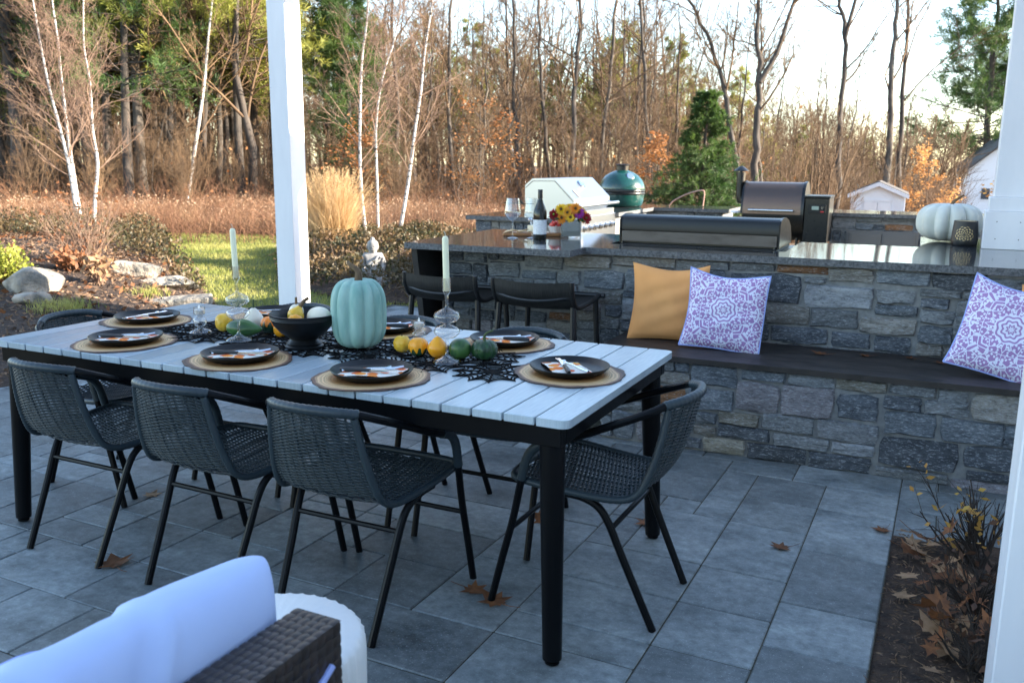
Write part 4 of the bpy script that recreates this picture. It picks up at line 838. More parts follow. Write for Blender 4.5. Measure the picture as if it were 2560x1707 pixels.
MB().lathe([(.0429, .032), (.0429, .122)], 40).build('label_sheet', lab, bt, smooth=True)
board = thing('cutting_board', 'wooden cutting board with snacks behind the wine glasses', 'cutting board', Kp(-2.43, 1.15, CT+.0005), KTH + rad(22))
MB().box(-.215, .215, -.085, .085, 0, .020, .004).build('board_body', M('acacia_wood', (.36, .17, .06), .5, col2=(.24, .10, .035), scale=5, stretch=(1, 8, 1)), board)
ck = M('cracker', (.62, .42, .22), .8, col2=(.72, .54, .32), scale=40); rng = random.Random(4); ckm = MB().lathe([(0, 0), (.024, 0), (.025, .002), (.024, .004), (0, .0045)], 18).mesh('cracker', ck, True, 60)
def onb(x, y, z):
    c, s_ = math.cos(KTH + rad(22)), math.sin(KTH + rad(22)); p = Kp(-2.43, 1.15, CT+.0205+z); return (p[0] + x*c - y*s_, p[1] + x*s_ + y*c, p[2])
for i in range(9):
    o = link('cracker', ckm, None, onb(-.185 + .016*i + rng.uniform(-.01, .01), rng.uniform(-.05, .02), .001 + .005*(i % 4)), (rad(rng.uniform(-14, 14)), rad(rng.uniform(-18, 8)), 0)); tag(o, 'round golden cracker in the pile on the cutting board', 'cracker', 'crackers on the cutting board')
ch_ = MB().prism([(-.05, -.03), (.055, -.045), (.06, .03), (-.04, .04)], 0, .045).build('cheese_wedge', M('cheese', (.82, .72, .52), .5), None, onb(.0, .02, .0005)); tag(ch_, 'block of pale cheese on the cutting board', 'cheese')
kk = thing('cheese_knife', 'cheese knife with a round steel ball handle stuck in the cheese', 'knife', onb(-.03, .02, .0455)); MB().tube([(0, 0, -.005), (-.008, .0, .022)], .004, 8).build('blade', MT['chrome'], kk); MB().lathe([(0, -.016), (.011, -.011), (.016, 0), (.011, .011), (0, .016)], 20, (-.012, 0, .036)).build('ball_handle', MT['chrome'], kk, smooth=True)
sbw = thing('ramekin', 'small white fluted bowl of strawberries beside the vase', 'bowl', onb(.125, .01, .0005)); MB().lathe([(0, .004), (.036, 0), (.047, .042), (.044, .042), (.034, .008), (0, .008)], 48, fn=lambda a, i, r, z: r*(1 + (.025*math.cos(24*a) if 0 < i < 3 else 0))).build('bowl_body', M('white_ceramic', (.8, .8, .8), .25), sbw, smooth=True, sharp=60)
bm_ = M('strawberry_skin', (.55, .02, .02), .35, col2=(.65, .06, .03), scale=60)
sbm = MB().lathe([(0, -.018), (.008, -.013), (.014, 0), (.013, .008), (.006, .013), (0, .013)], 14).mesh('strawberry', bm_, True)
for i in range(9):
    a = i*2.4; r = .012*math.sqrt(i); p = onb(.125 + r*math.cos(a), .01 + r*math.sin(a), .047 + (.016 if i < 4 else .004)); o = link('strawberry', sbm, None, p, (rad(rng.uniform(60, 140)), rad(rng.uniform(-30, 30)), rng.uniform(0, 6))); tag(o, 'red strawberry heaped in the white fluted bowl', 'strawberry', 'strawberries in the bowl')
vx, vy, vz = Kp(-2.17, 1.10, CT+.0005); vase = thing('glass_vase', 'square clear glass vase lined with dark leaves', 'vase', (vx, vy, vz), rad(28))
vq = lambda a, z: [(-a, -a, z), (a, -a, z), (a, a, z), (-a, a, z)]
MB().add(vq(.065, 0) + vq(.065, .13) + vq(.061, .13) + vq(.061, .012), [(3, 2, 1, 0)] + [(r*4+k, r*4+(k+1) % 4, r*4+4+(k+1) % 4, r*4+4+k) for r in range(3) for k in range(4)] + [(12, 13, 14, 15)]).build('glass_body', MT['glass'], vase)
MB().box(-.0595, .0595, -.0595, .0595, .0125, .115, .004).build('leaf_liner', M('leaf_liner', (.008, .02, .006), .55, col2=(.025, .045, .012), scale=14, stretch=(1, 1, .3)), vase)
bq = thing('flower_bouquet', 'dome of yellow orange red and purple chrysanthemums in the glass vase', 'bouquet', (vx, vy, vz))
def bloom_mesh(name, mat, cm, R, npet, rows, rng):
    nb_V = []; F = []
    for rI in range(rows):
        for k in range(npet):
            a = 2*PI*(k + .5*(rI % 2))/npet + rng.uniform(-.08, .08); L = R*(1 - .2*rI)*rng.uniform(.9, 1.08); w = 2*PI*R/npet*.42; up = .12 + .38*rI + rng.uniform(-.1, .1)
            d = Vector((math.cos(a), math.sin(a), 0)); s_ = Vector((-d.y, d.x, 0)); o = len(nb_V); z = Vector((0, 0, 1))
            pts = [(0, .25), (.55, 1), (.9, .75), (1, .0)]
            for (f, wf) in pts:
                c = d*L*f*math.cos(up*f) + z*(L*f*math.sin(up)*.8 - .2*R*f*f*(1 if rI == 0 else .3))
                nb_V += [c + s_*w*wf, c - s_*w*wf]
            F += [(o, o+2, o+3, o+1), (o+2, o+4, o+5, o+3), (o+4, o+6, o+7, o+5)]
    return MB().add(nb_V, F).mesh(name, mat, True, 80)
rng = random.Random(12); PET = dict(y=(.86, .55, .02), o=(.82, .30, .02), r=(.33, .008, .015), p=(.36, .03, .30), a=(.85, .42, .03))
PM = {k: M('petal_'+k, c, .55, transl=.25) for k, c in PET.items()}; BM = {k: bloom_mesh('bloom', PM[k], None, .040, 18, 4, rng) for k in PET}; BD = bloom_mesh('bloom', PM['y'], None, .034, 15, 2, rng)
disc = MB().lathe([(0, .006), (.007, .005), (.0095, .001), (.008, -.002)], 14).mesh('disc', M('flower_eye', (.10, .05, .01), .8), True); dg = MB().lathe([(0, .008), (.006, .006), (.008, .001)], 12).mesh('disc', M('flower_eye_green', (.22, .33, .03), .7), True)
order = 'yyoaroyarpooyaarryooaorrya'
for i in range(26):
    f = (i+.5)/26; th_ = math.acos(1 - 1.0*f); ph = i*2.39996 + 2.6; n_ = Vector((math.sin(th_)*math.cos(ph), math.sin(th_)*math.sin(ph), math.cos(th_))); p = Vector((n_.x*.098, n_.y*.098, .135 + n_.z*.068))
    o = link('bloom', BM[order[i]], bq, p, n_.to_track_quat('Z', 'Y').to_euler()); o.scale = (.95,)*3
for (dx, dz, me, k, dm) in ((.0, .135, BD, 'y', disc), (.052, .165, BM['p'], 'p', disc), (-.105, .15, BM['r'], 'r', dg), (.1, .13, BM['r'], 'r', disc), (-.02, .165, BM['a'], 'a', disc), (.03, .19, BM['o'], 'o', disc), (-.06, .185, BM['y'], 'y', disc), (-.055, .13, BM['o'], 'o', disc)):
    d = Vector((-vx, -vy, 0)).normalized(); s_ = Vector((-d.y, d.x, 0)); p = d*(.105 - abs(dx)*.3) - s_*dx*-1.0 + Vector((0, 0, dz)); n_ = (d + Vector((0, 0, .35)) + s_*dx*3).normalized()
    o = link('bloom', me, bq, p, n_.to_track_quat('Z', 'Y').to_euler()); link('eye', dm, o, (0, 0, .006))
st_ = NB_(); nr = np.random.default_rng(2); C_ = np.c_[nr.normal(0, .045, (60, 2)), nr.uniform(.10, .16, 60)]; st_.add(*leaves(C_, nr.normal(size=(60, 3)), .05, .02, nr)); tag(link('foliage', st_.mesh('foliage', MT['g_green'], False), bq), kind='stuff')
# white pumpkin and votive on the right arm
wp = Kp(.055, 2.06, CT+.001)
gourd('white_pumpkin', 'large pale ribbed pumpkin on the granite counter by the white post', .198, .25, 11, .27, 'pumpkin_white', wp, 2.5, .10, ([(0, 0, .205), (.01, -.01, .245), (.04, -.01, .275), (.07, .0, .295)], (.016, .006)), cat='pumpkin', rib_pow=.4, seed=2)
vt = thing('votive_lantern', 'black votive holder with gold mandala cut-outs in front of the white pumpkin', 'candle holder', Kp(.14, 1.775, CT+.0005))
m, nt, bs = new_mat('mandala_black'); t_ = nt.nodes.new('ShaderNodeTexCoord'); sp = nt.nodes.new('ShaderNodeSeparateXYZ'); nt.links.new(t_.outputs['Object'], sp.inputs[0])
aa = math_(nt, 'ARCTAN2', sp.outputs[0], math_(nt, 'MULTIPLY', sp.outputs[1], -1.0)); ux = math_(nt, 'SUBTRACT', math_(nt, 'MULTIPLY', aa, .070), -.004); uz = math_(nt, 'SUBTRACT', sp.outputs[2], .068)
rr = math_(nt, 'SQRT', math_(nt, 'ADD', math_(nt, 'MULTIPLY', ux, ux), math_(nt, 'MULTIPLY', uz, uz))); tt = math_(nt, 'ARCTAN2', uz, ux)
pt = math_(nt, 'GREATER_THAN', math_(nt, 'MULTIPLY', math_(nt, 'SINE', math_(nt, 'MULTIPLY', rr, 330.0)), math_(nt, 'SINE', math_(nt, 'MULTIPLY', tt, 9.0))), .15); ins = math_(nt, 'MULTIPLY', math_(nt, 'LESS_THAN', rr, .052), math_(nt, 'GREATER_THAN', rr, .006))
nt.links.new(mixc(nt, math_(nt, 'MULTIPLY', pt, ins), (.014, .014, .016), (.50, .36, .16)), bs.inputs['Base Color']); bs.inputs['Roughness'].default_value = .45
MB().lathe([(.074, .034), (.072, .08), (.066, .150), (.064, .150), (.069, .08), (.071, .034)], 48).build('shade', m, vt, smooth=True, sharp=60)
MB().lathe([(.0, .001), (.070, 0), (.073, .006), (.073, .0335), (0, .0335)], 48).build('base', MT['cook_black'], vt, smooth=True, sharp=50); MB().lathe([(.0635, .148), (.062, .06)], 40).build('gold_lining', M('gold', (.65, .42, .16), .35, .9), vt, smooth=True)
# ================================================================ griddle built into the bar
gd = kthing('griddle', 'flat top griddle with a long dark hood set into the bar', 'griddle')
MB().box(-1.80, -.79, .815, 1.50, .802, .93, .004).build('griddle_body', MT['cook_black'], gd)
hd = MB(); prof = [(.875, 1.035), (.875, 1.085), (.883, 1.105), (.90, 1.116), (.98, 1.122), (1.08, 1.119), (1.20, 1.10), (1.30, 1.06), (1.36, 1.00), (1.37, .955), (.90, .955), (.90, 1.035)]
hd.extr(prof, -1.755, -.835); h_ = hd.build('hood', MT['hood_grey'], gd, smooth=True, sharp=30)
MB().extr([(.865, .957), (.865, 1.09), (.885, 1.112), (.98, 1.127), (1.08, 1.124), (1.21, 1.104), (1.31, 1.064), (1.375, .99), (1.378, .957)], -.8345, -.826).build('hood_end', MT['hood_grey'], gd, smooth=True, sharp=30)
MB().extr([(.865, .957), (.865, 1.09), (.885, 1.112), (.98, 1.127), (1.08, 1.124), (1.21, 1.104), (1.31, 1.064), (1.375, .99), (1.378, .957)], -1.764, -1.7555).build('hood_end', MT['hood_grey'], gd, smooth=True, sharp=30)
MB().box(-1.75, -.84, .866, .8745, .966, 1.028, .002).build('back_guard', MT['steel_dirty'], gd); MB().box(-1.75, -.84, .84, 1.42, .9305, .9545, .003).build('cooktop', MT['cook_black'], gd)
for x in (-1.74, -.85): MB().tube([(x, .86, .951), (x, .86, .966)], .008, 8).build('hinge', MT['cook_black'], gd)
# ================================================================ gas grill
gg = kthing('gas_grill', 'stainless steel gas grill with closed lid set in the stone counter', 'grill')
lp = [(-3.37, 1.00), (-3.37, 1.225), (-3.30, 1.285), (-3.085, 1.287), (-2.90, 1.108), (-2.90, 1.035), (-2.93, 1.00)]
def ex_y(b, prof, y0, y1):
    n = len(prof); return b.add([(x, y0, z) for x, z in prof] + [(x, y1, z) for x, z in prof], [tuple(range(n)), tuple(range(n, 2*n))[::-1]] + [(i, n+i, n+(i+1) % n, (i+1) % n) for i in range(n)])
lid = ex_y(MB(), lp, 3.12, 4.12).build('lid', MT['steel'], gg)
fr_ = [(x, z) for x, z in lp[1:5]]; rim = MB()
for i in range(3): rim.tube([(fr_[i][0]*.985-.045, 3.118, fr_[i][1]-.022), (fr_[i+1][0]*.985-.045, 3.118, fr_[i+1][1]-.022)], .003, 6)
rim.build('lid_crease', MT['cab_grey'], lid)
MB().tube([(-2.835, 3.05, 1.05), (-2.835, 4.19, 1.05)], .016, 14).build('handle', MT['steel'], lid, smooth=True)
for y in (3.16, 4.08): MB().tube([(-2.90, y, 1.06), (-2.835, y, 1.05)], .011, 10).build('handle_post', MT['steel'], lid, smooth=True)
nv = Vector((.695, 0, .719)); cpt = Vector((-3.02, 3.62, 1.225)); tg = MB().lathe([(0, 0), (.045, 0), (.048, .008), (.042, .016), (.0, .017)], 28).build('thermometer', MT['chrome'], lid, tuple(cpt), nv.to_track_quat('Z', 'Y').to_euler(), True)
MB().box(-.03, .03, -.045, .045, 0, .004, .001).build('badge', MT['cab_grey'], lid, (-2.945, 3.30, 1.152), nv.to_track_quat('Z', 'Y').to_euler())
MB().prism([(-3.375, 3.125), (-2.85, 3.125), (-2.85, 4.115), (-3.375, 4.115)], .951, .9995).build('firebox', MT['steel'], gg)
pan = MB().box(-2.86, -2.835, 3.10, 4.14, .74, .9505, .004).build('control_panel', MT['steel'], gg)
for i in range(6): MB().lathe([(.030, 0), (.030, .006), (.022, .008), (.022, .034), (.018, .038), (0, .038)], 20).build('knob', MT['chrome'], pan, (-2.834, 3.22 + .155*i, .85), (0, PI/2, 0), True)
hk = MB(); hk.extr([(0, 0), (.1, 0), (.14, .03), (.18, 0), (.3, 0), (.3, -.008), (.0, -.008)], 0, .004); hk.build('vent_slot', MT['cook_black'], lid, (-3.28, 3.117, 1.065), (0, 0, -PI/2+PI))
# ================================================================ ceramic egg smoker
eg = thing('ceramic_smoker', 'round dark green ceramic smoker with black chimney cap behind the grill', 'smoker', Kp(-3.18, 5.40, CT+.001), KTH, scale=1.05)
MB().lathe([(.20, 0), (.222, .02), (.237, .07), (.243, .12), (.243, .135), (0, .135)], 48).build('base_bowl', MT['egg_green'], eg, smooth=True, sharp=50)
MB().lathe([(.246, .128), (.249, .132), (.249, .150), (.245, .154), (.249, .158), (.249, .178), (.245, .182)], 48).build('steel_band', MT['cook_black'], eg, smooth=True, sharp=50)
MB().lathe([(.246, .1825), (.247, .195), (.238, .235), (.215, .280), (.175, .325), (.12, .358), (.075, .373), (.07, .378), (0, .378)], 56).build('dome_lid', MT['egg_green'], eg, smooth=True, sharp=60)
MB().lathe([(.066, .376), (.066, .425), (.072, .428), (.074, .44), (.066, .443), (0, .443)], 32).build('chimney_cap', MT['cook_black'], eg, smooth=True, sharp=50)
nv = Vector((.55, -.55, .63)); MB().lathe([(0, 0), (.040, 0), (.042, .007), (.036, .012), (0, .013)], 24).build('thermometer', MT['chrome'], eg, (.128, -.118, .318), nv.to_track_quat('Z', 'Y').to_euler(), True)
MB().box(-.05, .23, -.30, -.268, .158, .185, .006).build('handle', MT['stool_wood'], eg)
for x in (0, .18): MB().box(x-.012, x+.012, -.269, -.225, .162, .18).build('handle_bracket', MT['cook_black'], eg)
hose = MB().tube(spline([Kp(-2.72, 5.75, CT+.006), Kp(-2.66, 5.75, 1.02), Kp(-2.50, 5.76, 1.10), Kp(-2.36, 5.77, 1.135), Kp(-2.33, 5.78, 1.10), Kp(-2.34, 5.78, CT+.008)], 30), .008, 8).build('garden_hose', M('hose_pink', (.42, .25, .19), .5), smooth=True); tag(hose, 'pinkish hose looping above the counter beside the green smoker', 'hose')
# ================================================================ pellet grill
pg = kthing('pellet_grill', 'bronze and black pellet grill with chimney and side hopper', 'grill')
yf, yb = 5.0, 5.52
bar_ = [(yf, .935), (yf+.002, 1.00), (yf+.02, 1.09), (yf+.07, 1.18), (yf+.15, 1.235), (yf+.26, 1.252), (yf+.37, 1.235), (yf+.46, 1.18), (yf+.51, 1.08), (yf+.52, .935)]
MB().extr(bar_, -1.765, -1.195).build('hood', MT['bronze'], pg, smooth=True, sharp=35)
e2 = [(yf+.26 + (y-yf-.26)*1.03, .925 + (z-.925)*1.025) for y, z in bar_]
MB().extr(e2, -1.1945, -1.165).build('end_cap', MT['cook_black'], pg, smooth=True, sharp=35); MB().extr(e2, -1.782, -1.7655).build('end_cap', MT['cook_black'], pg, smooth=True, sharp=35)
MB().extr([(yf+.01, .9345), (yf+.012, .84), (yf+.06, .74), (yf+.16, .67), (yf+.36, .67), (yf+.46, .74), (yf+.51, .9345)], -1.765, -1.165).build('barrel_bottom', MT['cook_black'], pg, smooth=True, sharp=35)
MB().tube([(-1.70, yf-.045, .975), (-1.26, yf-.045, .975)], .011, 12).build('handle', MT['chrome'], pg, smooth=True)
for x in (-1.66, -1.30): MB().tube([(x, yf-.045, .975), (x, yf+.01, .985)], .008, 8).build('handle_post', MT['chrome'], pg, smooth=True)
hp = MB().box(-1.162, -.925, yf+.03, yf+.49, .665, 1.105, .006).build('hopper', MT['cook_black'], pg); MB().box(-1.167, -.92, yf+.02, yf+.50, 1.1055, 1.125, .004).build('hopper_lid', MT['hood_grey'], pg)
ct_ = MB().box(-1.125, -.955, yf+.018, yf+.0295, .955, 1.04, .003).build('control_panel', MT['hood_grey'], hp); MB().box(-1.09, -1.025, yf+.0145, yf+.0175, .99, 1.025).build('display', MT['screen'], ct_); MB().tube([(-.99, yf+.0175, 1.012), (-.99, yf-.005, 1.012)], .015, 16).build('dial', MT['chrome'], ct_, smooth=True); MB().box(-1.005, -.975, yf+.0145, yf+.0175, .966, .978).build('button', MT['red'], ct_)
chm = MB().tube([(-1.775, yf+.25, 1.05), (-1.83, yf+.25, 1.06), (-1.84, yf+.25, 1.11), (-1.84, yf+.25, 1.345)], .045, 20).build('chimney', MT['cook_black'], pg, smooth=True, sharp=60); MB().lathe([(.078, 1.355), (.078, 1.362), (.02, 1.405), (0, 1.41)], 24, (-1.84, yf+.25, 0)).build('chimney_cap', MT['cook_black'], chm, smooth=True, sharp=40); MB().tube([(-1.84, yf+.25, 1.34), (-1.84, yf+.25, 1.36)], .02, 8).build('cap_stem', MT['cook_black'], chm)
for x in (-1.71, -1.22):
    for y in (yf+.08, yf+.44): MB().tube([(x, y, 0), (x*1.0, y, .70)], .017, 10).build('leg', MT['cook_black'], pg, smooth=True)
MB().lathe([(0, .935), (.05, .935), (.055, .945), (.05, .955), (0, .955)], 20, (-1.84, yf+.06, 0)).build('grease_bucket_lid', MT['white_paint'], pg, smooth=True)
# ================================================================ wicker sofa in the foreground
sofa = thing('wicker_sofa', 'brown wicker sofa back running along the bottom left corner', 'sofa', (0, 0, 0))
MB().box(-.943, -.862, -.6, 1.098, .10, .662).build('back_core', MT['cook_black'], sofa)
MB().box(-1.85, -.95, -.6, 1.06, .10, .36, .02).build('seat_base', MT['wicker'], sofa)
wk = NB_()
# basket weave: wide flat strands over the top, the +X side and the far end
nl = 44; ys = np.linspace(-.58, 1.092, nl*2)
def weave_face(o, eu, ev, nn, Lu, Lv, nu, nv_):
    o, eu, ev, nn = map(np.array, (o, eu, ev, nn)); m = nv_*6+1
    for k in range(nu):
        c = (k+.5)/nu*Lu; s_ = np.linspace(0, Lv, m); off = 0.0013*np.sin(s_/Lv*nv_*PI + (k % 2)*PI); wk.add(*tubesnp((o + eu*c + ev*s_[:, None] + nn*(.004+off)[:, None])[None], Lu/nu*.47, 6, (1, 1)) if False else ribbon(o + eu*c + ev*s_[:, None] + nn*(.004+off)[:, None], eu*Lu/nu*.46, nn*.0012))
    m = nu*6+1
    for k in range(nv_):
        c = (k+.5)/nv_*Lv; s_ = np.linspace(0, Lu, m); off = -0.0013*np.sin(s_/Lu*nu*PI + (k % 2)*PI); wk.add(*ribbon(o + ev*c + eu*s_[:, None] + nn*(.004+off)[:, None], ev*Lv/nv_*.42, nn*.0012))
def ribbon(P, hw, hn):
    V = np.concatenate([P - hw, P - hw*.6 + hn, P + hw*.6 + hn, P + hw]); m = len(P); i = np.arange(m-1)
    Q = np.concatenate([np.stack([a*m+i, a*m+i+1, (a+1)*m+i+1, (a+1)*m+i], 1) for a in range(3)]); return V, Q
weave_face((-.95, -.6, .662), (1, 0, 0), (0, 1, 0), (0, 0, 1), .095, 1.70, 6, 84)
weave_face((-.862, -.6, .20), (0, 1, 0), (0, 0, 1), (1, 0, 0), 1.70, .465, 84, 22)
weave_face((-.95, 1.098, .20), (1, 0, 0), (0, 0, 1), (0, 1, 0), .09, .465, 5, 22)
tag(link('wicker_weave', wk.mesh('wicker_weave', MT['wicker'], True), sofa), kind='stuff')
def cushion(label, y0, y1, xb, z0, z1, th, mat, seed, lean):
    V = []; F = []; nu, nk = 110, 44; sg = lambda q, p: math.copysign(abs(q)**p, q); L = y1 - y0; H = z1 - z0
    for i in range(nu+1):
        u = math.sin(PI/2*(-1 + 2*i/nu)); ex = max(0, 1-abs(u)**10)**.5; ez = 1 - .10*abs(u)**14
        for k in range(nk):
            a = 2*PI*k/nk; cx, cz = sg(math.cos(a), .75), sg(math.sin(a), .55)
            v = cz; w = (1 - u*u)**.3
            fold = .026*math.exp(-((u-.42-.16*v)/.024)**2) - .018*math.exp(-((u-.36-.16*v)/.04)**2) + .024*math.exp(-((u-.05-.2*v)/.04)**2) - .020*math.exp(-((u+.03-.2*v)/.05)**2) + .02*math.exp(-((u+.35-.2*v)/.04)**2)
            wr = (.004*math.sin(6.5*u + 2*v + seed) + .0025*math.sin(15*u - 4*v + seed) + fold*.6)*w
            x = xb - th/2 + cx*(th/2*(.35 + .65*ex) if ex > .02 else th*.17) + (wr if cx > 0 else -wr)*abs(cx)**.5*ex - lean*cz*H/2
            z = (z0+z1)/2 + cz*H/2*ez + (.006*math.sin(4*u + seed) + .003*math.sin(13*u))*max(0, cz)
            y = (y0+y1)/2 + u*L/2*(1 - .012*(1-abs(v)**4)) + .0*cx
            V.append((x, y, z))
    for i in range(nu):
        for k in range(nk): F.append((i*nk+k, i*nk+(k+1) % nk, (i+1)*nk+(k+1) % nk, (i+1)*nk+k))
    F += [tuple(range(nk)), tuple(nu*nk+k for k in range(nk))[::-1]]
    t = thing('back_cushion', label, 'cushion', (0, 0, 0), 0, 'sofa cushions'); MB().add(V, F).build('cover', MT[mat], t, smooth=True, sharp=70)
    return t
cushion('pale blue back cushion leaning on the wicker sofa', -.05, 1.105, -.958, .37, .768, .15, 'blue_cloth', 1, -.02)
c2 = cushion('second pale blue cushion with piping at the lower left edge', -.3, .855, -1.135, .38, .648, .13, 'blue_cloth', 4, -.02)
MB().tube(spline([(-1.25, .30, .650), (-1.25, .55, .653), (-1.25, .78, .652), (-1.245, .845, .635)], 14), .006, 7).build('piping', MT['blue_piping'], c2, smooth=True)
MB().tube(spline([(-.853, 1.07, .60), (-.852, .99, .56), (-.851, .90, .55)], 8), .006, 7).build('cushion_tie', MT['blue_piping'], sofa, smooth=True)
ws = thing('side_stool', 'round white ribbed stool behind the wicker sofa', 'stool', (-1.20, 1.30, 0))
MB().lathe([(.185, 0), (.195, .01), (.198, .40), (.196, .435), (.186, .447), (.0, .450)], 120, fn=lambda a, i, r, z: r*(1 + (.016*math.cos(40*a) if 0 < i < 5 else 0))).build('drum', MT['white_resin'], ws, smooth=True, sharp=60)
# ================================================================ fallen leaves
def leaf_mesh(name, mat, seed, curl=1.0):
    rng = random.Random(seed); pts = []; n = 5
    lobes = [(0, 1.0), (38, .45), (62, .92), (88, .42), (118, .80), (140, .38), (160, .50)]
    for a, r in lobes: pts.append((a, r*rng.uniform(.88, 1.1)))
    ring = [(r*math.sin(rad(a)), r*math.cos(rad(a))) for a, r in pts] + [(-.0, -.35)] + [(-r*math.sin(rad(a)), r*math.cos(rad(a))) for a, r in reversed(pts[1:])]
    V = [(0, .12, .04)] + [(x*.5, .12+(y-.12)*.5, .05*rng.uniform(0, 1)) for x, y in ring] + [(x, y, curl*(.10 + .30*rng.random())*(x*x + y*y)*rng.uniform(.2, 1)) for x, y in ring]; m = len(ring); F = []
    for k in range(m):
        k2 = (k+1) % m; F += [(0, 1+k, 1+k2), (1+k, 1+m+k, 1+m+k2, 1+k2)]
    b = MB().add([(x*.06, y*.06, z*.06+.001) for x, y, z in V], F); b.tube([(0, -.02, .002), (.004, -.05, .004), (.012, -.08, .010)], [.0012, .001, .0009], 4); return b.mesh(name, MT[mat], True, 180)
LM = [leaf_mesh('dry_leaf', 'leaf_brown', i, .8 + .3*i) for i in range(4)]; LT = [leaf_mesh('dry_leaf', 'leaf_tan', 9+i, .8 + .3*i) for i in range(3)]
def leaf(x, y, z, s, a, label, me, tilt=(0, 0), group='fallen leaves on the patio'):
    o = link('dry_leaf', me, None, (x, y, z), (tilt[0], tilt[1], rad(a)), s*1.2); tag(o, label, 'leaf', group)
leaf(-.985, 3.26, .003, 1.0, 200, 'brown maple leaf alone on the pavers right of the end chair', LM[0]); leaf(-.46, 3.27, .003, .8, 120, 'brown maple leaf on the pavers near the mulch bed', LM[1])
leaf(-1.23, 2.40, .003, 1.05, 70, 'large brown oak leaf under the right table leg', LM[0]); leaf(-1.335, 2.435, .003, .9, 260, 'smaller brown leaf beside the front foot of the end chair', LM[2])
leaf(-2.565, 2.02, .003, 1.2, 60, 'brown leaf behind the foot of the near left chair', LM[3]); leaf(-2.985, 2.56, .003, .75, 20, 'small curled leaf under the left part of the table', LT[0]); leaf(-1.36, 3.08, .003, 1.2, 20, 'rusty leaf standing under the end chair', LM[2], (rad(50), 0))
for i, (kx, ky, s, a) in enumerate([(-.52, .37, .75, 80), (-.31, .42, .6, 100), (-.10, .46, .5, 60), (.03, .40, .55, 30)]):
    p = Kp(kx, ky, .483); leaf(*p, s, a, ['largest dry leaf on the bench slab, nearest the left pillows', 'second dry leaf along the bench slab from the left pillows', 'thin dry leaf against the wall on the bench slab', 'dry leaf touching the right patterned pillow'][i], LM[i], group='fallen leaves on the bench')
leaf(-.13, 3.62, .004, .7, 150, 'curled brown leaf at the corner of the mulch bed and pavers', LM[1])
rng = random.Random(77)
for i in range(34):
    x = rng.uniform(-.05, .16); y = rng.uniform(2.3, 3.55); leaf(x, y, .012 + rng.uniform(0, .04), rng.uniform(.5, 1.05), rng.uniform(0, 360), 'dry leaf lying in the mulch bed below the dead shrub', rng.choice(LM + LT + LT), (rng.uniform(-.5, .5), rng.uniform(-.5, .5)), 'dry leaves in the mulch bed')
# ================================================================ plant builders
def norm(a): return a/(np.linalg.norm(a, axis=-1, keepdims=True) + 1e-9)
def sprout(P, R, n, t0, t1, lenf, ang, up, rng, pts=5, rscale=.5, wander=.12, rmin=.002):
    """n child polylines on every parent polyline of P (N,m,3)"""
    N, m, _ = P.shape; t = rng.uniform(t0, t1, (N, n)); f = t*(m-1); k = np.minimum(f.astype(int), m-2); fr = (f-k)[..., None]; I = np.arange(N)[:, None]
    A = P[I, k]*(1-fr) + P[I, k+1]*fr; T = norm(P[I, k+1] - P[I, k]); r0 = (R[I, k]*(1-fr[..., 0]) + R[I, k+1]*fr[..., 0])*rscale
    S = norm(np.cross(T, rng.normal(size=T.shape))); a = ang*rng.uniform(.7, 1.3, (N, n))[..., None]; D = norm(T*np.cos(a) + S*np.sin(a))
    plen = np.linalg.norm(P[:, 1:] - P[:, :-1], axis=2).sum(1)[:, None]; L = lenf(t)*plen*rng.uniform(.7, 1.25, (N, n))
    A = A.reshape(-1, 3); D = D.reshape(-1, 3); L = L.reshape(-1); r0 = np.maximum(r0.reshape(-1), rmin)
    out = [A]; d = D
    for i in range(pts-1):
        d = norm(d + rng.normal(0, wander, d.shape) + np.array([0, 0, up])); out.append(out[-1] + d*(L/(pts-1))[:, None])
    return np.stack(out, 1), r0[:, None]*np.linspace(1, .35, pts)[None]
def trunk_line(pts, r0, r1, n=14):
    P = np.array([list(p) for p in spline(pts, n)])[None]; return P, np.linspace(r0, r1, n)[None]
def bare_tree(trunks, rng, lv=((14, .3, .98), (7, .25, 1), (6, .2, 1)), l1=.34, ang=.75, up=.06, rt=.5, twr=.004, sides=7):
    """trunks: list of (P,R); returns trunk mesh data, crown mesh data"""
    tr = NB_(); cr = NB_()
    for P, R in trunks:
        tr.add(*tubesnp(P, R, sides)); p, r = P, R
        for q, (n, a, b) in enumerate(lv):
            p, r = sprout(p, r, n, a, b, (lambda t: l1*(1.15-.75*t)) if q == 0 else (lambda t: .42*(1.1-.5*t)), ang, up, rng, (6, 5, 3, 3)[q], rt if q == 0 else .6, .13, twr)
            (tr if q == 0 and False else cr).add(*tubesnp(p, r, (4, 3, 3, 3)[q]))
    return tr, cr
def tree_obj(name, label, trd, crd, mt, mc, loc=(0, 0, 0), group=None, crown='crown', cat='tree'):
    t = thing(name, label, cat, loc, 0, group); link('trunk', trd.mesh('trunk', mt), t); link(crown, crd.mesh(crown, mc, False), t); return t
def rel(pts):
    b = pts[0]; return [(p[0]-b[0], p[1]-b[1], p[2]-b[2]) for p in pts]
def shift(pts, o): return [(p[0]-o[0], p[1]-o[1], p[2]-o[2]) for p in pts]
def pd(px, D):                                      # ground point at a bearing and a distance
    x = (px-1280)/FPX*D; return (x*math.cos(HEAD) - D*math.sin(HEAD), x*math.sin(HEAD) + D*math.cos(HEAD))
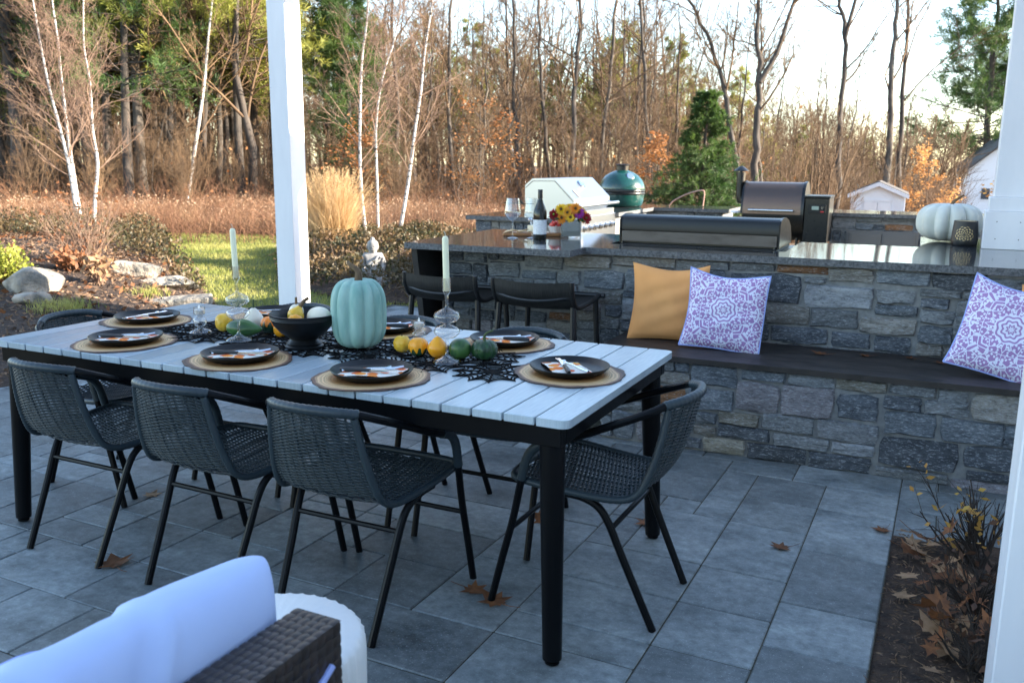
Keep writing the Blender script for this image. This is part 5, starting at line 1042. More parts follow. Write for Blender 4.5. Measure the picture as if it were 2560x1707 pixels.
def where(px):
    for lim, w in ((260, 'behind the left birch clump'), (620, 'left of the porch post on the lawn'), (790, 'behind the porch post on the lawn'), (1060, 'behind the slim birches and statue'), (1340, 'behind the wine glasses on the bar'), (1600, 'behind the steel grill and green smoker'), (1850, 'around the dark hemlock'), (2080, 'behind the pellet grill')):
        if px < lim: return w
    return 'around the white shed'
def gz(x, y): return float(terr(x, y)) - .07
R_ = np.random.default_rng(42)
# ---------------------------------------------------------------- birch clumps
BL = [[(-13.16,10.26,-0.00),(-13.33,10.32,0.64),(-13.46,10.38,1.18),(-13.62,10.42,1.72),(-13.91,10.47,2.57),(-14.10,10.53,3.21),(-14.29,10.60,3.95),(-14.52,10.70,4.90)],
      [(-13.32,10.42,0.01),(-13.52,10.51,0.83),(-13.68,10.58,1.52),(-13.82,10.66,2.17),(-13.95,10.74,2.82),(-14.05,10.82,3.41),(-14.21,10.90,4.09),(-14.34,11.03,4.95)],
      [(-13.27,10.55,0.02),(-13.31,10.70,0.73),(-13.33,10.83,1.35),(-13.46,10.89,1.91),(-13.58,11.01,2.73),(-13.73,11.07,3.32),(-13.82,11.21,4.12),(-13.91,11.36,4.98)]]
BMd = [[(-7.72,10.89,-0.00),(-7.87,10.96,0.65),(-7.97,11.05,1.25),(-8.05,11.18,1.99),(-8.11,11.35,2.89),(-8.10,11.49,3.48),(-8.13,11.61,4.08),(-8.18,11.72,4.68)],
       [(-7.86,11.31,0.0),(-7.95,11.45,0.94),(-8.06,11.60,1.86),(-8.06,11.73,2.47),(-8.02,11.85,2.87),(-7.94,11.97,3.24),(-7.91,12.08,3.71),(-7.95,12.24,4.47)],
       [(-7.53,11.22,0.0),(-7.46,11.38,0.58),(-7.42,11.54,1.25),(-7.41,11.71,1.95),(-7.39,11.84,2.46),(-7.39,11.97,3.07),(-7.36,12.16,3.83),(-7.36,12.33,4.58)]]
def birch(label, lines, r0, n1, seed):
    rng = np.random.default_rng(seed); o = lines[0][0]; tr = []
    for i, l in enumerate(lines): l = shift(l, o); l[0] = (l[0][0], l[0][1], l[0][2]-.15); tr.append(trunk_line(l, r0[i], .009, 22))
    a, c = bare_tree(tr, rng, ((n1, .25, .97), (9, .2, 1), (6, .2, 1)), .27, .70, .05, .36, .0022, 10); return tree_obj('birch_tree', label, a, c, MT['birch'], MT['twig_red'], o)
birch('clump of three white birch trunks in the left mulch bed', BL, (.036, .038, .033), 34, 1); birch('clump of three slim white birches beside the stone statue', BMd, (.030, .022, .032), 26, 2)
# ---------------------------------------------------------------- named woodland trees
HT = {'H1': ('tall dark bare tree rising left of the green smoker', [(-10.16,24.46,0.98),(-10.26,24.86,2.99),(-10.30,25.27,4.87),(-10.40,25.50,6.13),(-10.55,25.85,8.01)], .14, None),
 'H2': ('straight grey bare tree directly above the green smoker', [(-10.14,26.75,1.03),(-10.10,27.40,3.80),(-10.18,27.97,6.50),(-10.31,28.36,8.52)], .11, None),
 'H3': ('large bare tree forking into a Y above the pellet grill', [(-4.86,24.73,0.71),(-4.97,25.04,2.33),(-5.02,25.30,3.61),(-5.24,25.54,5.11),(-5.30,25.82,6.50)], .17, [(-5.02,25.30,3.61),(-4.67,25.66,4.42),(-4.48,25.96,5.35),(-4.27,26.27,6.28)]),
 'H4': ('bare tree leaning left behind the dark hemlock', [(-5.83,26.67,1.34),(-6.15,26.86,2.91),(-6.49,26.95,4.03),(-7.01,26.97,5.28),(-7.56,26.90,6.15),(-8.09,26.81,6.90)], .13, None),
 'H5': ('grey bare tree with a high fork left of the white shed', [(-2.96,26.75,0.47),(-3.12,27.24,3.00),(-3.19,27.63,4.93),(-3.43,27.76,6.01),(-3.64,27.93,7.21)], .13, [(-3.19,27.63,4.93),(-3.02,27.96,6.01),(-2.90,28.24,6.98)]),
 'H6': ('left trunk of the tall pair behind the white shed', [(-2.31,36.20,0.65),(-2.43,36.78,3.51),(-2.53,37.28,5.90),(-2.61,37.66,7.81),(-2.76,38.05,9.89)], .20, None),
 'H7': ('right trunk of the tall pair behind the white shed', [(-1.95,37.15,0.64),(-2.09,37.74,3.56),(-2.20,38.39,6.64),(-2.35,38.90,9.26)], .17, None),
 'H8': ('slim bare tree just left of the dark hemlock', [(-9.35,29.43,1.08),(-9.74,29.89,3.98),(-10.18,30.32,6.87),(-10.38,30.55,8.31)], .12, None),
 'H9': ('bare tree rising above the wine glasses', [(-11.96,24.68,0.82),(-12.26,25.03,3.04),(-12.54,25.45,5.51),(-12.76,25.80,7.59)], .11, None),
 'H10': ('bare tree rising between the statue and the bar', [(-15.28,26.44,0.74),(-15.72,26.94,3.92),(-15.93,27.48,6.81),(-16.01,27.77,8.26)], .12, None),
 'H11': ('bare tree above the stainless steel grill', [(-11.95,26.95,0.79),(-12.44,27.40,3.86),(-12.84,27.83,6.66),(-13.04,28.05,8.05)], .11, None)}
for i, (k, (lb, l, r, fk)) in enumerate(HT.items()):
    rng = np.random.default_rng(100+i); d = np.array(l[1]) - np.array(l[0]); b = np.array(l[0]); g = gz(b[0], b[1]); b2 = b - d*(b[2]-g)/max(d[2], .1)*.6; b2[2] = gz(b2[0], b2[1]) - .05; l = [tuple(b2)] + l
    e = np.array(l[-1]) + (np.array(l[-1]) - np.array(l[-2]))*1.3; l.append(tuple(e)); o = l[0]; P_, Q_ = trunk_line(shift(l, o), r*.74, .02, 26); P_[:, 2:, :2] += rng.normal(0, .028, (1, 24, 2)); tr = [(P_, Q_)]
    if fk: e = np.array(fk[-1]) + (np.array(fk[-1]) - np.array(fk[-2]))*1.3; tr.append(trunk_line(shift(fk + [tuple(e)], o), r*.5, .015, 14))
    a, c = bare_tree(tr, rng, ((14, .34, .97), (7, .3, 1), (6, .3, 1)), .27, .75, .10, .42, .006, 8); tree_obj('bare_tree', lb, a, c, MT['bark'] if i % 2 else MT['bark_dark'], MT['twig'], o, 'bare trees in the woods')
LBp = [(-17.50,16.6,-0.1),(-17.48,16.69,0.09),(-17.42,17.06,1.61),(-17.36,17.45,3.24),(-17.38,17.71,4.43),(-17.38,17.98,5.63),(-17.4,18.3,7.2)]
a, c = bare_tree([trunk_line(shift(LBp, LBp[0]), .058, .015, 18)], np.random.default_rng(8), ((12, .3, .97), (7, .3, 1), (5, .3, 1)), .25, .7, .06, .4, .005); tree_obj('birch_tree', 'leaning white birch among the pines left of the lawn post', a, c, MT['birch'], MT['twig'], LBp[0])
# ---------------------------------------------------------------- pines
def pine(trunk, rng, n1=46, t0=.22, blen=2.2, tuft=5, needle=(.20, .035), dens=26, droop=.02, t1=.99):
    P, R = trunk; tr = NB_().add(*tubesnp(P, R, 9)); cr = NB_()
    p, r = sprout(P, R, n1, t0, t1, lambda t: blen/ max(1e-6, np.linalg.norm(P[0, -1]-P[0, 0]))*(1.25-1.0*t), 1.35, droop, rng, 6, .26, .10, .010); tr.add(*tubesnp(p, r, 4))
    p2, r2 = sprout(p, r, tuft, .35, 1, lambda t: .42*(1.2-.6*t), .8, .05, rng, 4, .5, .12, .005); tr.add(*tubesnp(p2, r2, 3))
    for q, dn in ((p2, dens), (p[:, 2:], dens)):
        N, m, _ = q.shape; t = rng.uniform(.25, 1, (N, dn)); f = t*(m-1); k = np.minimum(f.astype(int), m-2); fr = (f-k)[..., None]; I = np.arange(N)[:, None]
        C = (q[I, k]*(1-fr) + q[I, k+1]*fr).reshape(-1, 3); T = norm(q[I, k+1]-q[I, k]).reshape(-1, 3); D = norm(T*.8 + rng.normal(0, .75, C.shape) + np.array([0, 0, .25]))
        C = C + rng.normal(0, .03, C.shape); cr.add(*leaves(C, D, rng.uniform(.7, 1.3, len(C))*needle[0], needle[1], rng))
    return tr, cr
def vtrunk(H, r, rng, lean=.03, n=16, r1=.03):
    z = np.linspace(0, H, n); w = np.cumsum(rng.normal(0, lean, (n, 2)), 0); w -= w[0]; return np.c_[w, z][None], np.linspace(r, r1, n)[None]
PN = [('P1', 'large grey pine trunk left of the leaning birch', [(-19.15,16.95,-0.2),(-19.40,17.09,1.04),(-19.74,17.43,3.31),(-19.98,17.70,5.00),(-20.32,18.17,7.84),(-20.6,18.6,10.5)], .17, 30, .42),
 ('P2', 'tall pine with bright needles beside the lawn post', [(-17.58,18.89,-0.1),(-17.90,19.16,1.88),(-18.17,19.50,4.00),(-18.36,19.80,5.77),(-18.61,20.21,8.13),(-18.8,20.5,10)], .13, 52, .40),
 ('P3', 'dark pine trunk right of the left birch clump', [(-18.68,16.02,-0.3),(-18.88,16.22,1.05),(-19.10,16.47,2.68),(-19.35,16.84,4.85),(-19.65,17.30,7.56),(-19.9,17.7,10)], .15, 30, .42),
 ('P4', 'dark pine at the far left edge of the woods', [(-22.64,15.75,-0.4),(-22.94,16.18,2.16),(-23.32,16.38,3.90),(-23.62,16.62,5.63),(-23.87,16.89,7.36),(-24.1,17.1,10)], .22, 34, .30),
 ('P5', 'pine with yellow green needles above the left lawn', [(-19.86,18.31,-0.2),(-20.17,18.69,2.23),(-20.49,19.07,4.64),(-20.83,19.58,7.65),(-21,19.9,10)], .11, 50, .44),
 ('P6', 'pine standing directly behind the left birch clump', [(-21.27,17.56,-0.4),(-21.49,17.82,1.25),(-21.81,18.15,3.42),(-22.07,18.57,5.83),(-22.26,18.88,7.64),(-22.4,19.1,10)], .14, 40, .42),
 ('P7', 'pine behind the leftmost birch trunk', [(-24.02,17.34,-0.4),(-24.16,17.72,1.60),(-24.44,18.15,4.11),(-24.77,18.69,7.24),(-25,19,10)], .16, 40, .28),
 ('P8', 'slim pine between the leaning birch and the lawn post', [(-19.35,19.70,-0.2),(-19.48,20.09,1.90),(-19.72,20.39,3.78),(-20.03,20.89,6.66),(-20.3,21.3,10)], .10, 46, .42),
 ('P9', 'green pine just right of the lawn post', [(-16.3,22.1,-.6),(-16.52,22.37,0.52),(-16.82,22.78,2.99),(-17.18,23.16,5.46),(-17.44,23.50,7.2)], .13, 84, .26)]
for i, (k, lb, l, r, n1, t0) in enumerate(PN):
    rng = np.random.default_rng(200+i); l[0] = (l[0][0], l[0][1], gz(l[0][0], l[0][1])-.05); a, c = pine(trunk_line(shift(l, l[0]), r, .04, 18), rng, int(n1*1.7), t0, 2.5 if k != 'P9' else 1.6, 6, (.20, .017), 42, t1=.85); tree_obj('pine_tree', lb, a, c, MT['bark_dark'] if i in (2, 3) else MT['bark'], MT['needle_dark'] if k in ('P3', 'P4', 'P9') else MT['needle'], l[0], 'pines in the woods')
pine_pro = []
for i in range(2):
    rng = np.random.default_rng(300+i); a, c = pine(vtrunk(11, .16, rng), rng, 76, .34, 2.3, 6, (.22, .022), 36); pine_pro.append((a.mesh('trunk', MT['bark_dark']), c.mesh('crown', MT['needle'], False)))
def place(name, label, pro, x, y, s, rz, group, cat='tree', lean=0.0):
    t = thing(name, label, cat, (x, y, gz(x, y)-.05), rz, group, s); t.rotation_euler = (lean, lean*.5, rz); link('trunk', pro[0], t); link('crown', pro[1], t); return t
rng0 = random.Random(5)
for px in (-330, -120, 60, 130, 210, 300, 400, 455, 520, 600, 640, 690):
    D = rng0.uniform(27, 34); x, y = pd(px, D); place('pine_tree', 'green pine in the second row of woods ' + where(px), pine_pro[rng0.randrange(2)], x, y, rng0.uniform(.85, 1.2), rng0.uniform(0, 6.3), 'pines in the left woods')
for px in (880, 940, 1010, 1060, 1120, 1180, 1250, 1320, 1390, 1450, 1500, 1550, 1590, 1660, 1730, 1820, 1900, 1990, 2090, 2140):
    D = rng0.uniform(48, 60); x, y = pd(px, D); place('pine_tree', 'small green pine far back ' + where(px), pine_pro[rng0.randrange(2)], x, y, rng0.uniform(.62, .85) if px < 1900 else .5, rng0.uniform(0, 6.3), 'far pines between the bare trees')
for i in range(16):
    px = -260 + i*62 + rng0.uniform(-25, 25); D = rng0.uniform(37, 46); x, y = pd(px, D); place('pine_tree', 'dark pine in the last row of woods ' + where(px), pine_pro[i % 2], x, y, rng0.uniform(1.0, 1.4), rng0.uniform(0, 6.3), 'pines at the back of the left woods')
# big dark pine at the right edge
rng = np.random.default_rng(77); x, y = pd(2425, 96); a, c = pine(vtrunk(34, .42, rng, .12), rng, 150, .16, 7.5, 8, (.62, .055), 60); tree_obj('pine_tree', 'big dark pine beside the white post at the right edge', a, c, MT['bark_dark'], MT['needle_dark'], (x, y, gz(x, y)-.05))
x, y = pd(2495, 100); a, c = pine(vtrunk(33, .4, rng, .12), rng, 120, .18, 6.5, 8, (.62, .055), 55); tree_obj('pine_tree', 'dark pine half hidden behind the white post at the right edge', a, c, MT['bark_dark'], MT['needle_dark'], (x, y, gz(x, y)-.05))
# dark hemlock behind the kitchen
rng = np.random.default_rng(78); x, y = pd(1742, 17.5); tk = vtrunk(2.95, .07, rng, .006, 12, .01); tr = NB_().add(*tubesnp(*tk, 8)); cr = NB_()
p, r = sprout(*tk, 185, .04, .985, lambda t: .45*(1.08-1.0*t)*rng.uniform(.75, 1.2, t.shape), 1.4, -.02, rng, 6, .25, .08, .005); tr.add(*tubesnp(p, r, 3)); p2, r2 = sprout(p, r, 9, .2, 1, lambda t: .36*(1.2-.7*t), .8, -.05, rng, 4, .5, .1, .003); tr.add(*tubesnp(p2, r2, 3))
for q, dn in ((p2, 34), (p, 34)):
    N, m, _ = q.shape; t = rng.uniform(.1, 1, (N, dn)); f = t*(m-1); k = np.minimum(f.astype(int), m-2); fr = (f-k)[..., None]; I = np.arange(N)[:, None]; C = (q[I, k]*(1-fr)+q[I, k+1]*fr).reshape(-1, 3); T = norm(q[I, k+1]-q[I, k]).reshape(-1, 3)
    cr.add(*leaves(C, norm(T + rng.normal(0, .5, C.shape) + np.array([0, 0, -.15])), rng.uniform(.05, .10, len(C)), .011, rng))
tree_obj('hemlock_tree', 'dark green conical hemlock standing behind the kitchen', tr, cr, MT['bark_dark'], MT['needle_dark'], (x, y, gz(x, y)))
# orange beeches
def leafy(loc, label, H, rng, mat, name='beech_tree', n1=22, dn=7, r=.05, L=.10, l1=.42, group=None, flat=.0):
    tk = vtrunk(H, r, rng, .02, 10, .01); tr = NB_().add(*tubesnp(*tk, 6)); p, r_ = sprout(*tk, n1, .25, 1, lambda t: l1*(1.1-.7*t), 1.25, flat, rng, 5, .4, .1, .004); tr.add(*tubesnp(p, r_, 3)); p2, r2 = sprout(p, r_, 7, .25, 1, lambda t: .4+0*t, .7, .0, rng, 4, .5, .12, .0025); tr.add(*tubesnp(p2, r2, 3))
    C = p2[:, 1:].reshape(-1, 3).repeat(dn, 0); C = C + rng.normal(0, .05, C.shape); cr = NB_().add(*leaves(C, rng.normal(size=C.shape)*np.array([1, 1, .35]), rng.uniform(.7, 1.3, len(C))*L, L*.55, rng)); return tree_obj(name, label, tr, cr, MT['bark'], MT[mat], loc, group)
for px, D, H, lb, mt in ((2300, 36, 3.7, 'orange leaved beech beside the white shed', 'orange_leaf'), (1635, 23, 2.3, 'sparse rust leaved sapling at the left side of the hemlock', 'rust_leaf'), (900, 24, 2.6, 'thin red leaved sapling behind the birch clump and statue', 'rust_leaf'), (2545, 12, 1.65, 'shrub with yellow leaves in front of the white far house', 'yellow_leaf'), (1190, 25, 3.2, 'sparse rust leaved sapling behind the bar', 'rust_leaf'), (2225, 41, 2.6, 'low orange sapling behind the shed roof', 'orange_leaf')):
    x, y = pd(px, D); sc = .25 if lb.startswith(('thin', 'sparse')) else 1; leafy((x, y, gz(x, y)), lb, H, np.random.default_rng(int(px)), mt, dn=2 if sc < 1 else (4 if px == 2300 else 5), L=.05 if D < 15 else .10, name='yellow_shrub' if D < 15 else 'beech_tree', flat=.03)
# ---------------------------------------------------------------- prototypes for the woods
def proto(seed, H, r, lv, l1, ang, up, twr, mt, mc, lean=.05, multi=1):
    rng = np.random.default_rng(seed); tr = []
    for k in range(multi):
        P, R = vtrunk(H*rng.uniform(.8, 1.1), r, rng, lean, 14, r*.12)
        if multi > 1: d = rng.normal(0, .22, 2); P = P + np.concatenate([np.linspace(0, 1, 14)[:, None]*d*H*.5, np.zeros((14, 1))], 1)[None]
        tr.append((P, R))
    a, c = bare_tree(tr, rng, lv, l1, ang, up, .45, twr, 6); return a.mesh('trunk', mt), c.mesh('crown', mc, False)
BARE = [proto(400+i, 9.5, .09, ((18, .2, .98), (9, .2, 1), (6, .2, 1)), .30, .8, .10, .007, MT['bark' if i % 2 else 'bark_dark'], MT['twig'], .075) for i in range(5)]
SAPL = [proto(420+i, 4.6, .030, ((16, .12, .98), (8, .2, 1), (5, .2, 1)), .36, .85, .09, .0045, MT['bark'], MT['twig'], .11, 2) for i in range(4)]
SHRB = [proto(440+i, 2.6, .022, ((9, .1, .98), (6, .2, 1), (5, .2, 1)), .45, .5, .10, .0035, MT['twig'], MT['twig'], .03, 6) for i in range(3)]
for i in range(62):
    px = rng0.uniform(780, 2250) if i < 50 else rng0.uniform(-200, 700); D = rng0.uniform(29, 50) if px < 1900 else rng0.uniform(40, 60); x, y = pd(px, D)
    place('bare_tree', 'bare grey brown tree deep in the woods ' + where(px), BARE[rng0.randrange(5)], x, y, rng0.uniform(.75, 1.2) if px < 1600 else rng0.uniform(.65, 1.15), rng0.uniform(0, 6.3), 'bare trees deep in the woods', lean=rng0.uniform(-.06, .06))
for i in range(18):
    px = -120 + i*46 + rng0.uniform(-18, 18); D = rng0.uniform(24, 31); x, y = pd(px, D); place('bare_tree', 'thin dark trunk among the pines ' + where(px), BARE[(0, 2, 4)[i % 3]], x, y, rng0.uniform(1.1, 1.5), rng0.uniform(0, 6.3), 'dark trunks in the left woods', lean=rng0.uniform(-.04, .04))
for i in range(110):
    px = rng0.uniform(-150, 2330); D = rng0.uniform(23.5, 40) if px < 1500 else (rng0.uniform(27, 44) if px < 2060 else rng0.uniform(34, 48)); x, y = pd(px, D)
    place('sapling', 'thin bare sapling in the woods ' + where(px), SAPL[rng0.randrange(4)], x, y, rng0.uniform(.6, 1.25), rng0.uniform(0, 6.3), 'saplings at the edge of the woods', lean=rng0.uniform(-.08, .08))
for i in range(46):
    px = rng0.uniform(-100, 1700); D = rng0.uniform(21.5, 27); x, y = pd(px, D); place('bare_shrub', 'low bare shrub along the meadow edge ' + where(px), SHRB[rng0.randrange(3)], x, y, rng0.uniform(.45, 1.0), rng0.uniform(0, 6.3), 'shrubs along the meadow edge', cat='shrub')
for px, D, s, lb in ((2030, 22, 1.45, 'tall grey bare shrub right of the pellet grill chimney'), (1960, 23, 1.2, 'grey bare shrub directly behind the bronze hood'), (2085, 27, 1.2, 'grey bare shrub left of the white shed')):
    x, y = pd(px, D); place('bare_shrub', lb, SHRB[0 if px < 2000 else 1], x, y, s, px, 'tall grey shrubs behind the kitchen', cat='shrub')
# ---------------------------------------------------------------- masses nobody could count
def stuff(name, nb, mat, smooth=False): o = link(name, nb.mesh(name, mat, smooth)); tag(o, kind='stuff'); return o
def polar(n, px0, px1, d0, d1, rng):
    px = rng.uniform(px0, px1, n); D = rng.uniform(d0, d1, n); x = (px-1280)/FPX*D; X = x*math.cos(HEAD) - D*math.sin(HEAD); Y = x*math.sin(HEAD) + D*math.cos(HEAD); return X, Y
def stems(n, px0, px1, d0, d1, h0, h1, r, rng, bend=.25, nb=None, pts=4, kids=4):
    X, Y = polar(n, px0, px1, d0, d1, rng); Z = terr(X, Y) - .1; H = rng.uniform(h0, h1, n); d = rng.normal(0, bend, (n, 2)); t = np.linspace(0, 1, pts)
    P = np.stack([np.stack([X + d[:, 0]*H*q**1.6, Y + d[:, 1]*H*q**1.6, Z + H*q], 1) for q in t], 1) + rng.normal(0, .02, (n, pts, 3)); R = (r*rng.uniform(.5, 1.4, n))[:, None]*np.linspace(1, .3, pts)[None]; nb = nb or NB_(); nb.add(*tubesnp(P, R, 3))
    if kids: p, rr = sprout(P, R, kids, .25, 1, lambda q: .42*(1.2-.7*q), .9, .06, rng, 4, .6, .2, .003); nb.add(*tubesnp(p, rr, 3))
    return nb
rngF = np.random.default_rng(9)
nb = stems(650, -300, 1700, 46, 72, 5, 12, .07, rngF, .10, None, 5, 16); stems(420, 1650, 2380, 50, 76, 3.5, 7.5, .06, rngF, .12, nb, 5, 16); stuff('distant_woods', nb, MT['twig'])
nb = stems(1500, -250, 1750, 23, 34, .6, 2.2, .010, rngF, .22, None, 4, 6); stems(900, 1500, 2080, 24, 40, .6, 2.4, .012, rngF, .2, nb, 4, 6); stems(800, 2060, 2390, 33, 48, .8, 3.0, .014, rngF, .2, nb, 4, 6); stuff('brush', nb, MT['brush'])
nb = stems(900, -200, 1300, 20.5, 24, .4, 1.1, .008, rngF, .3, None, 4, 6); stems(1500, -150, 1350, 15.5, 21, .3, .75, .006, rngF, .35, nb, 4, 8); stuff('red_brush', nb, MT['brush_red'])
# leaf litter drifts on the forest floor / russet leaves clinging low
X, Y = polar(5000, -250, 2050, 22, 40, rngF); C = np.c_[X, Y, terr(X, Y) + rngF.exponential(.5, 5000)]; stuff('clinging_leaves', NB_().add(*leaves(C, rngF.normal(size=C.shape), .10, .07, rngF)), MT['rust_leaf'])
def blades(C, h, w, rng, lean=.35, nseg=3):
    n = len(C); d = rng.normal(0, lean, (n, 2)); h = h*rng.uniform(.55, 1.25, n); a = rng.uniform(0, PI, n); S = np.c_[np.cos(a), np.sin(a), np.zeros(n)]*w/2; V = []
    for i in range(nseg):
        q = i/(nseg-1); c = C + np.c_[d*h[:, None]*q**1.8, h*q*(1-.15*q)]; V += [c - S*(1-.85*q), c + S*(1-.85*q)]
    V = np.stack(V, 1).reshape(-1, 3); k = np.arange(n)[:, None]*nseg*2; Q = np.concatenate([np.stack([k[:, 0]+2*i, k[:, 0]+2*i+1, k[:, 0]+2*i+3, k[:, 0]+2*i+2], 1) for i in range(nseg-1)]); return V, Q
X, Y = polar(44000, -120, 1420, 14.3, 24, rngF); k = (lawn.s_of(X, Y) > 1.0) & (bedM.s_of(X, Y) > 1.02) & (bedL.s_of(X, Y) > 1.0); X, Y = X[k], Y[k]
clump = .5 + .5*np.sin(X*1.3 + np.sin(Y*.9)*2)*np.sin(Y*1.7); stuff('meadow_grass', NB_().add(*blades(np.c_[X, Y, terr(X, Y)-.06], .42 + .28*clump, .018, rngF, .4)), MT['meadow'])
k = rngF.random(len(X)) < .16; C = np.c_[X[k], Y[k], terr(X[k], Y[k]) + .25 + .25*clump[k] + rngF.uniform(-.15, .2, k.sum())]; stuff('meadow_seed_heads', NB_().add(*leaves(C, rngF.normal(size=C.shape) + np.array([0, 0, 1.]), .06, .025, rngF)), MT['seed'])
P = lawn.scatter(70000, rngF, .995); k = (bedM.s_of(P[:, 0], P[:, 1]) > .985) & (bedL.s_of(P[:, 0], P[:, 1]) > .985) & ~((P[:, 0] > -5.06) & (P[:, 1] < 7.5)); P = P[k]; stuff('lawn_grass', NB_().add(*blades(np.c_[P, lawn.z(P[:, 0], P[:, 1])], .055, .008, rngF, .5)), MT['grass'])
# ground cover over both beds
def cover(bed, n, smin, smax, h, mat, rng, keep=None, L=.05):
    P = bed.scatter(n, rng, smax, smin)
    if keep is not None: P = P[keep(P[:, 0], P[:, 1])]
    hh = h*(.35 + .65*np.abs(np.sin(P[:, 0]*2.1 + 1.3*np.sin(P[:, 1]*1.7))*np.cos(P[:, 1]*1.9 + .6))); z = bed.z(P[:, 0], P[:, 1]) + hh*rng.uniform(.1, 1, len(P))**.6; C = np.c_[P, z]; return NB_().add(*leaves(C, rng.normal(size=C.shape) + np.array([0, 0, .4]), rng.uniform(.6, 1.3, len(C))*L, L*.5, rng))
stuff('ground_cover', cover(bedM, 30000, 0, .99, .34, 0, rngF, lambda x, y: ((x-pd(930, 9.7)[0])**2 + (y-pd(930, 9.7)[1])**2 > .035), .055), MT['cover_leaf'])
nb = cover(bedL, 34000, .30, .99, .46, 0, rngF, lambda x, y: (y > 7.9 + .25*np.sin(x*2)) & (x < -8.2) | ((y - 7.3 + (x+8.2)*.75 > .15) & (x < -7.0)), .055); stuff('ground_cover', nb, MT['cover_leaf'])
P = bedM.scatter(700, rngF, .98); zb_ = bedM.z(P[:, 0], P[:, 1]); d = rngF.normal(size=(700, 3))*np.array([1, 1, .4]) + np.array([0, 0, .6]); PP = np.stack([np.c_[P, zb_] + norm(d)*q for q in (0, .18, .36)], 1); PP[:, 2, 2] -= .06; stuff('ground_cover_twigs', NB_().add(*tubesnp(PP, .004, 3)), MT['twig_red'])
P = bedL.scatter(26000, rngF, .99); C = np.c_[P, bedL.z(P[:, 0], P[:, 1]) + rngF.uniform(0, .02, len(P))]; stuff('mulch_chips', NB_().add(*leaves(C, rngF.normal(size=C.shape)*np.array([1, 1, .3]), rngF.uniform(.03, .08, len(C)), .018, rngF)), MT['chips'])
P = rngF.uniform((-.085, 1.4), (.6, 3.62), (3000, 2)); C = np.c_[P, rngF.uniform(.0, .02, 3000)]; stuff('mulch_chips', NB_().add(*leaves(C, rngF.normal(size=C.shape)*np.array([1, 1, .3]), rngF.uniform(.008, .03, 3000), .005, rngF)), MT['chips'])
P = bedL.scatter(1600, rngF, .97); C = np.c_[P, bedL.z(P[:, 0], P[:, 1]) + rngF.uniform(.01, .04, len(P))]; stuff('leaf_litter', NB_().add(*leaves(C, rngF.normal(size=C.shape)*np.array([1, 1, .35]), rngF.uniform(.05, .10, len(C)), .05, rngF)), MT['leaf_brown'])
# ================================================================ garden things
x, y = pd(832, 12.6); n = 3600; rg = np.random.default_rng(31); C = np.c_[rg.normal(0, .11, (n, 2)), np.zeros(n)]; og = thing('ornamental_grass', 'tall tan clump of dry ornamental grass right of the lawn post', 'ornamental grass', (x, y, float(bedM.z(x, y))-.03))
V, Q = blades(C, rg.uniform(.45, 1.18, n), .009, rg, .30, 6); link('grass_blades', np_mesh('grass_blades', V, Q, MT['orn_grass']), og)
n = 150; C = np.c_[rg.normal(0, .10, (n, 2)), np.zeros(n)]; d = norm(np.c_[rg.normal(0, .20, (n, 2)), np.ones(n)]); L = rg.uniform(.85, 1.3, n)[:, None]; PP = np.stack([C + d*L*q + np.array([0, 0, -.10])*q**3 for q in np.linspace(0, 1, 5)], 1); tp = PP[:, -1]; nbp = NB_().add(*tubesnp(PP, .0025, 3)); CC = tp.repeat(26, 0) - (d.repeat(26, 0))*rg.uniform(0, .2, (n*26, 1)); nbp.add(*leaves(CC, norm(d.repeat(26, 0)*.7 + rg.normal(0, .5, CC.shape)), .05, .006, rg)); link('plumes', nbp.mesh('plumes', MT['orn_grass'], False), og)
def rock(label, x, y, z, sx, sy, sz, seed, rz):
    rg = np.random.default_rng(seed); n, m = 40, 24; V = []; k1 = rg.normal(size=(16, 3)); k2 = rg.uniform(.72, 1.12, 16)
    for i in range(m+1):
        for k in range(n):
            u = -PI/2 + PI*i/m; a = 2*PI*k/n; d = np.array([math.cos(u)*math.cos(a), math.cos(u)*math.sin(a), math.sin(u)]); r = 1.0
            for q in range(16): c = d @ (k1[q]/np.linalg.norm(k1[q])); r = min(r, k2[q]*.82/max(c, 1e-3)) if c > .2 else r
            r *= 1 + .03*math.sin(5*a + seed)*math.cos(4*u) + rg.normal(0, .012); V.append((d[0]*sx*r, d[1]*sy*r, d[2]*sz*r))
    o = MB().add(V, [(i*n+k, i*n+(k+1) % n, (i+1)*n+(k+1) % n, (i+1)*n+k) for i in range(m) for k in range(n)]).build('boulder', MT['rock'], None, (x, y, z), (0, 0, rz), True, 45); tag(o, label, 'rock')
bz = lambda x, y: float(bedL.z(x, y))
rock('flat grey boulder on top of the left mulch mound', -8.0, 6.85, bz(-8.0, 6.85)+.03, .40, .24, .14, 1, .9); rock('smaller grey boulder right of the flat one on the mound', -7.38, 6.75, bz(-7.38, 6.75)+.02, .36, .22, .12, 2, .7)
rock('pale sunlit boulder next to the lime green shrub', -7.45, 5.25, bz(-7.45, 5.25)+.06, .31, .26, .20, 3, .4); rock('low pale stone in front of the sunlit boulder', -7.05, 4.95, bz(-7.05, 4.95)+.02, .17, .13, .08, 4, 1.2)
sl_ = MB().box(-.55, .55, -.16, .16, 0, .10, .015).build('stone_slab', MT['rock'], None, (-6.75, 5.95, .02), (0, rad(-3), rad(38))); tag(sl_, 'flat grey stone slab edging the bed behind the table', 'stone slab')
def tuft(name, label, x, y, z, n, h, w, mat, sp=.1, lean=.4, cat='grass clump', seed=1):
    rg = np.random.default_rng(seed); C = np.c_[rg.normal(0, sp, (n, 2)), np.zeros(n)]; V, Q = blades(C, h, w, rg, lean, 4); t = thing(name, label, cat, (x, y, z)); tag(link('blades', np_mesh('blades', V, Q, MT[mat]), t), kind='stuff')
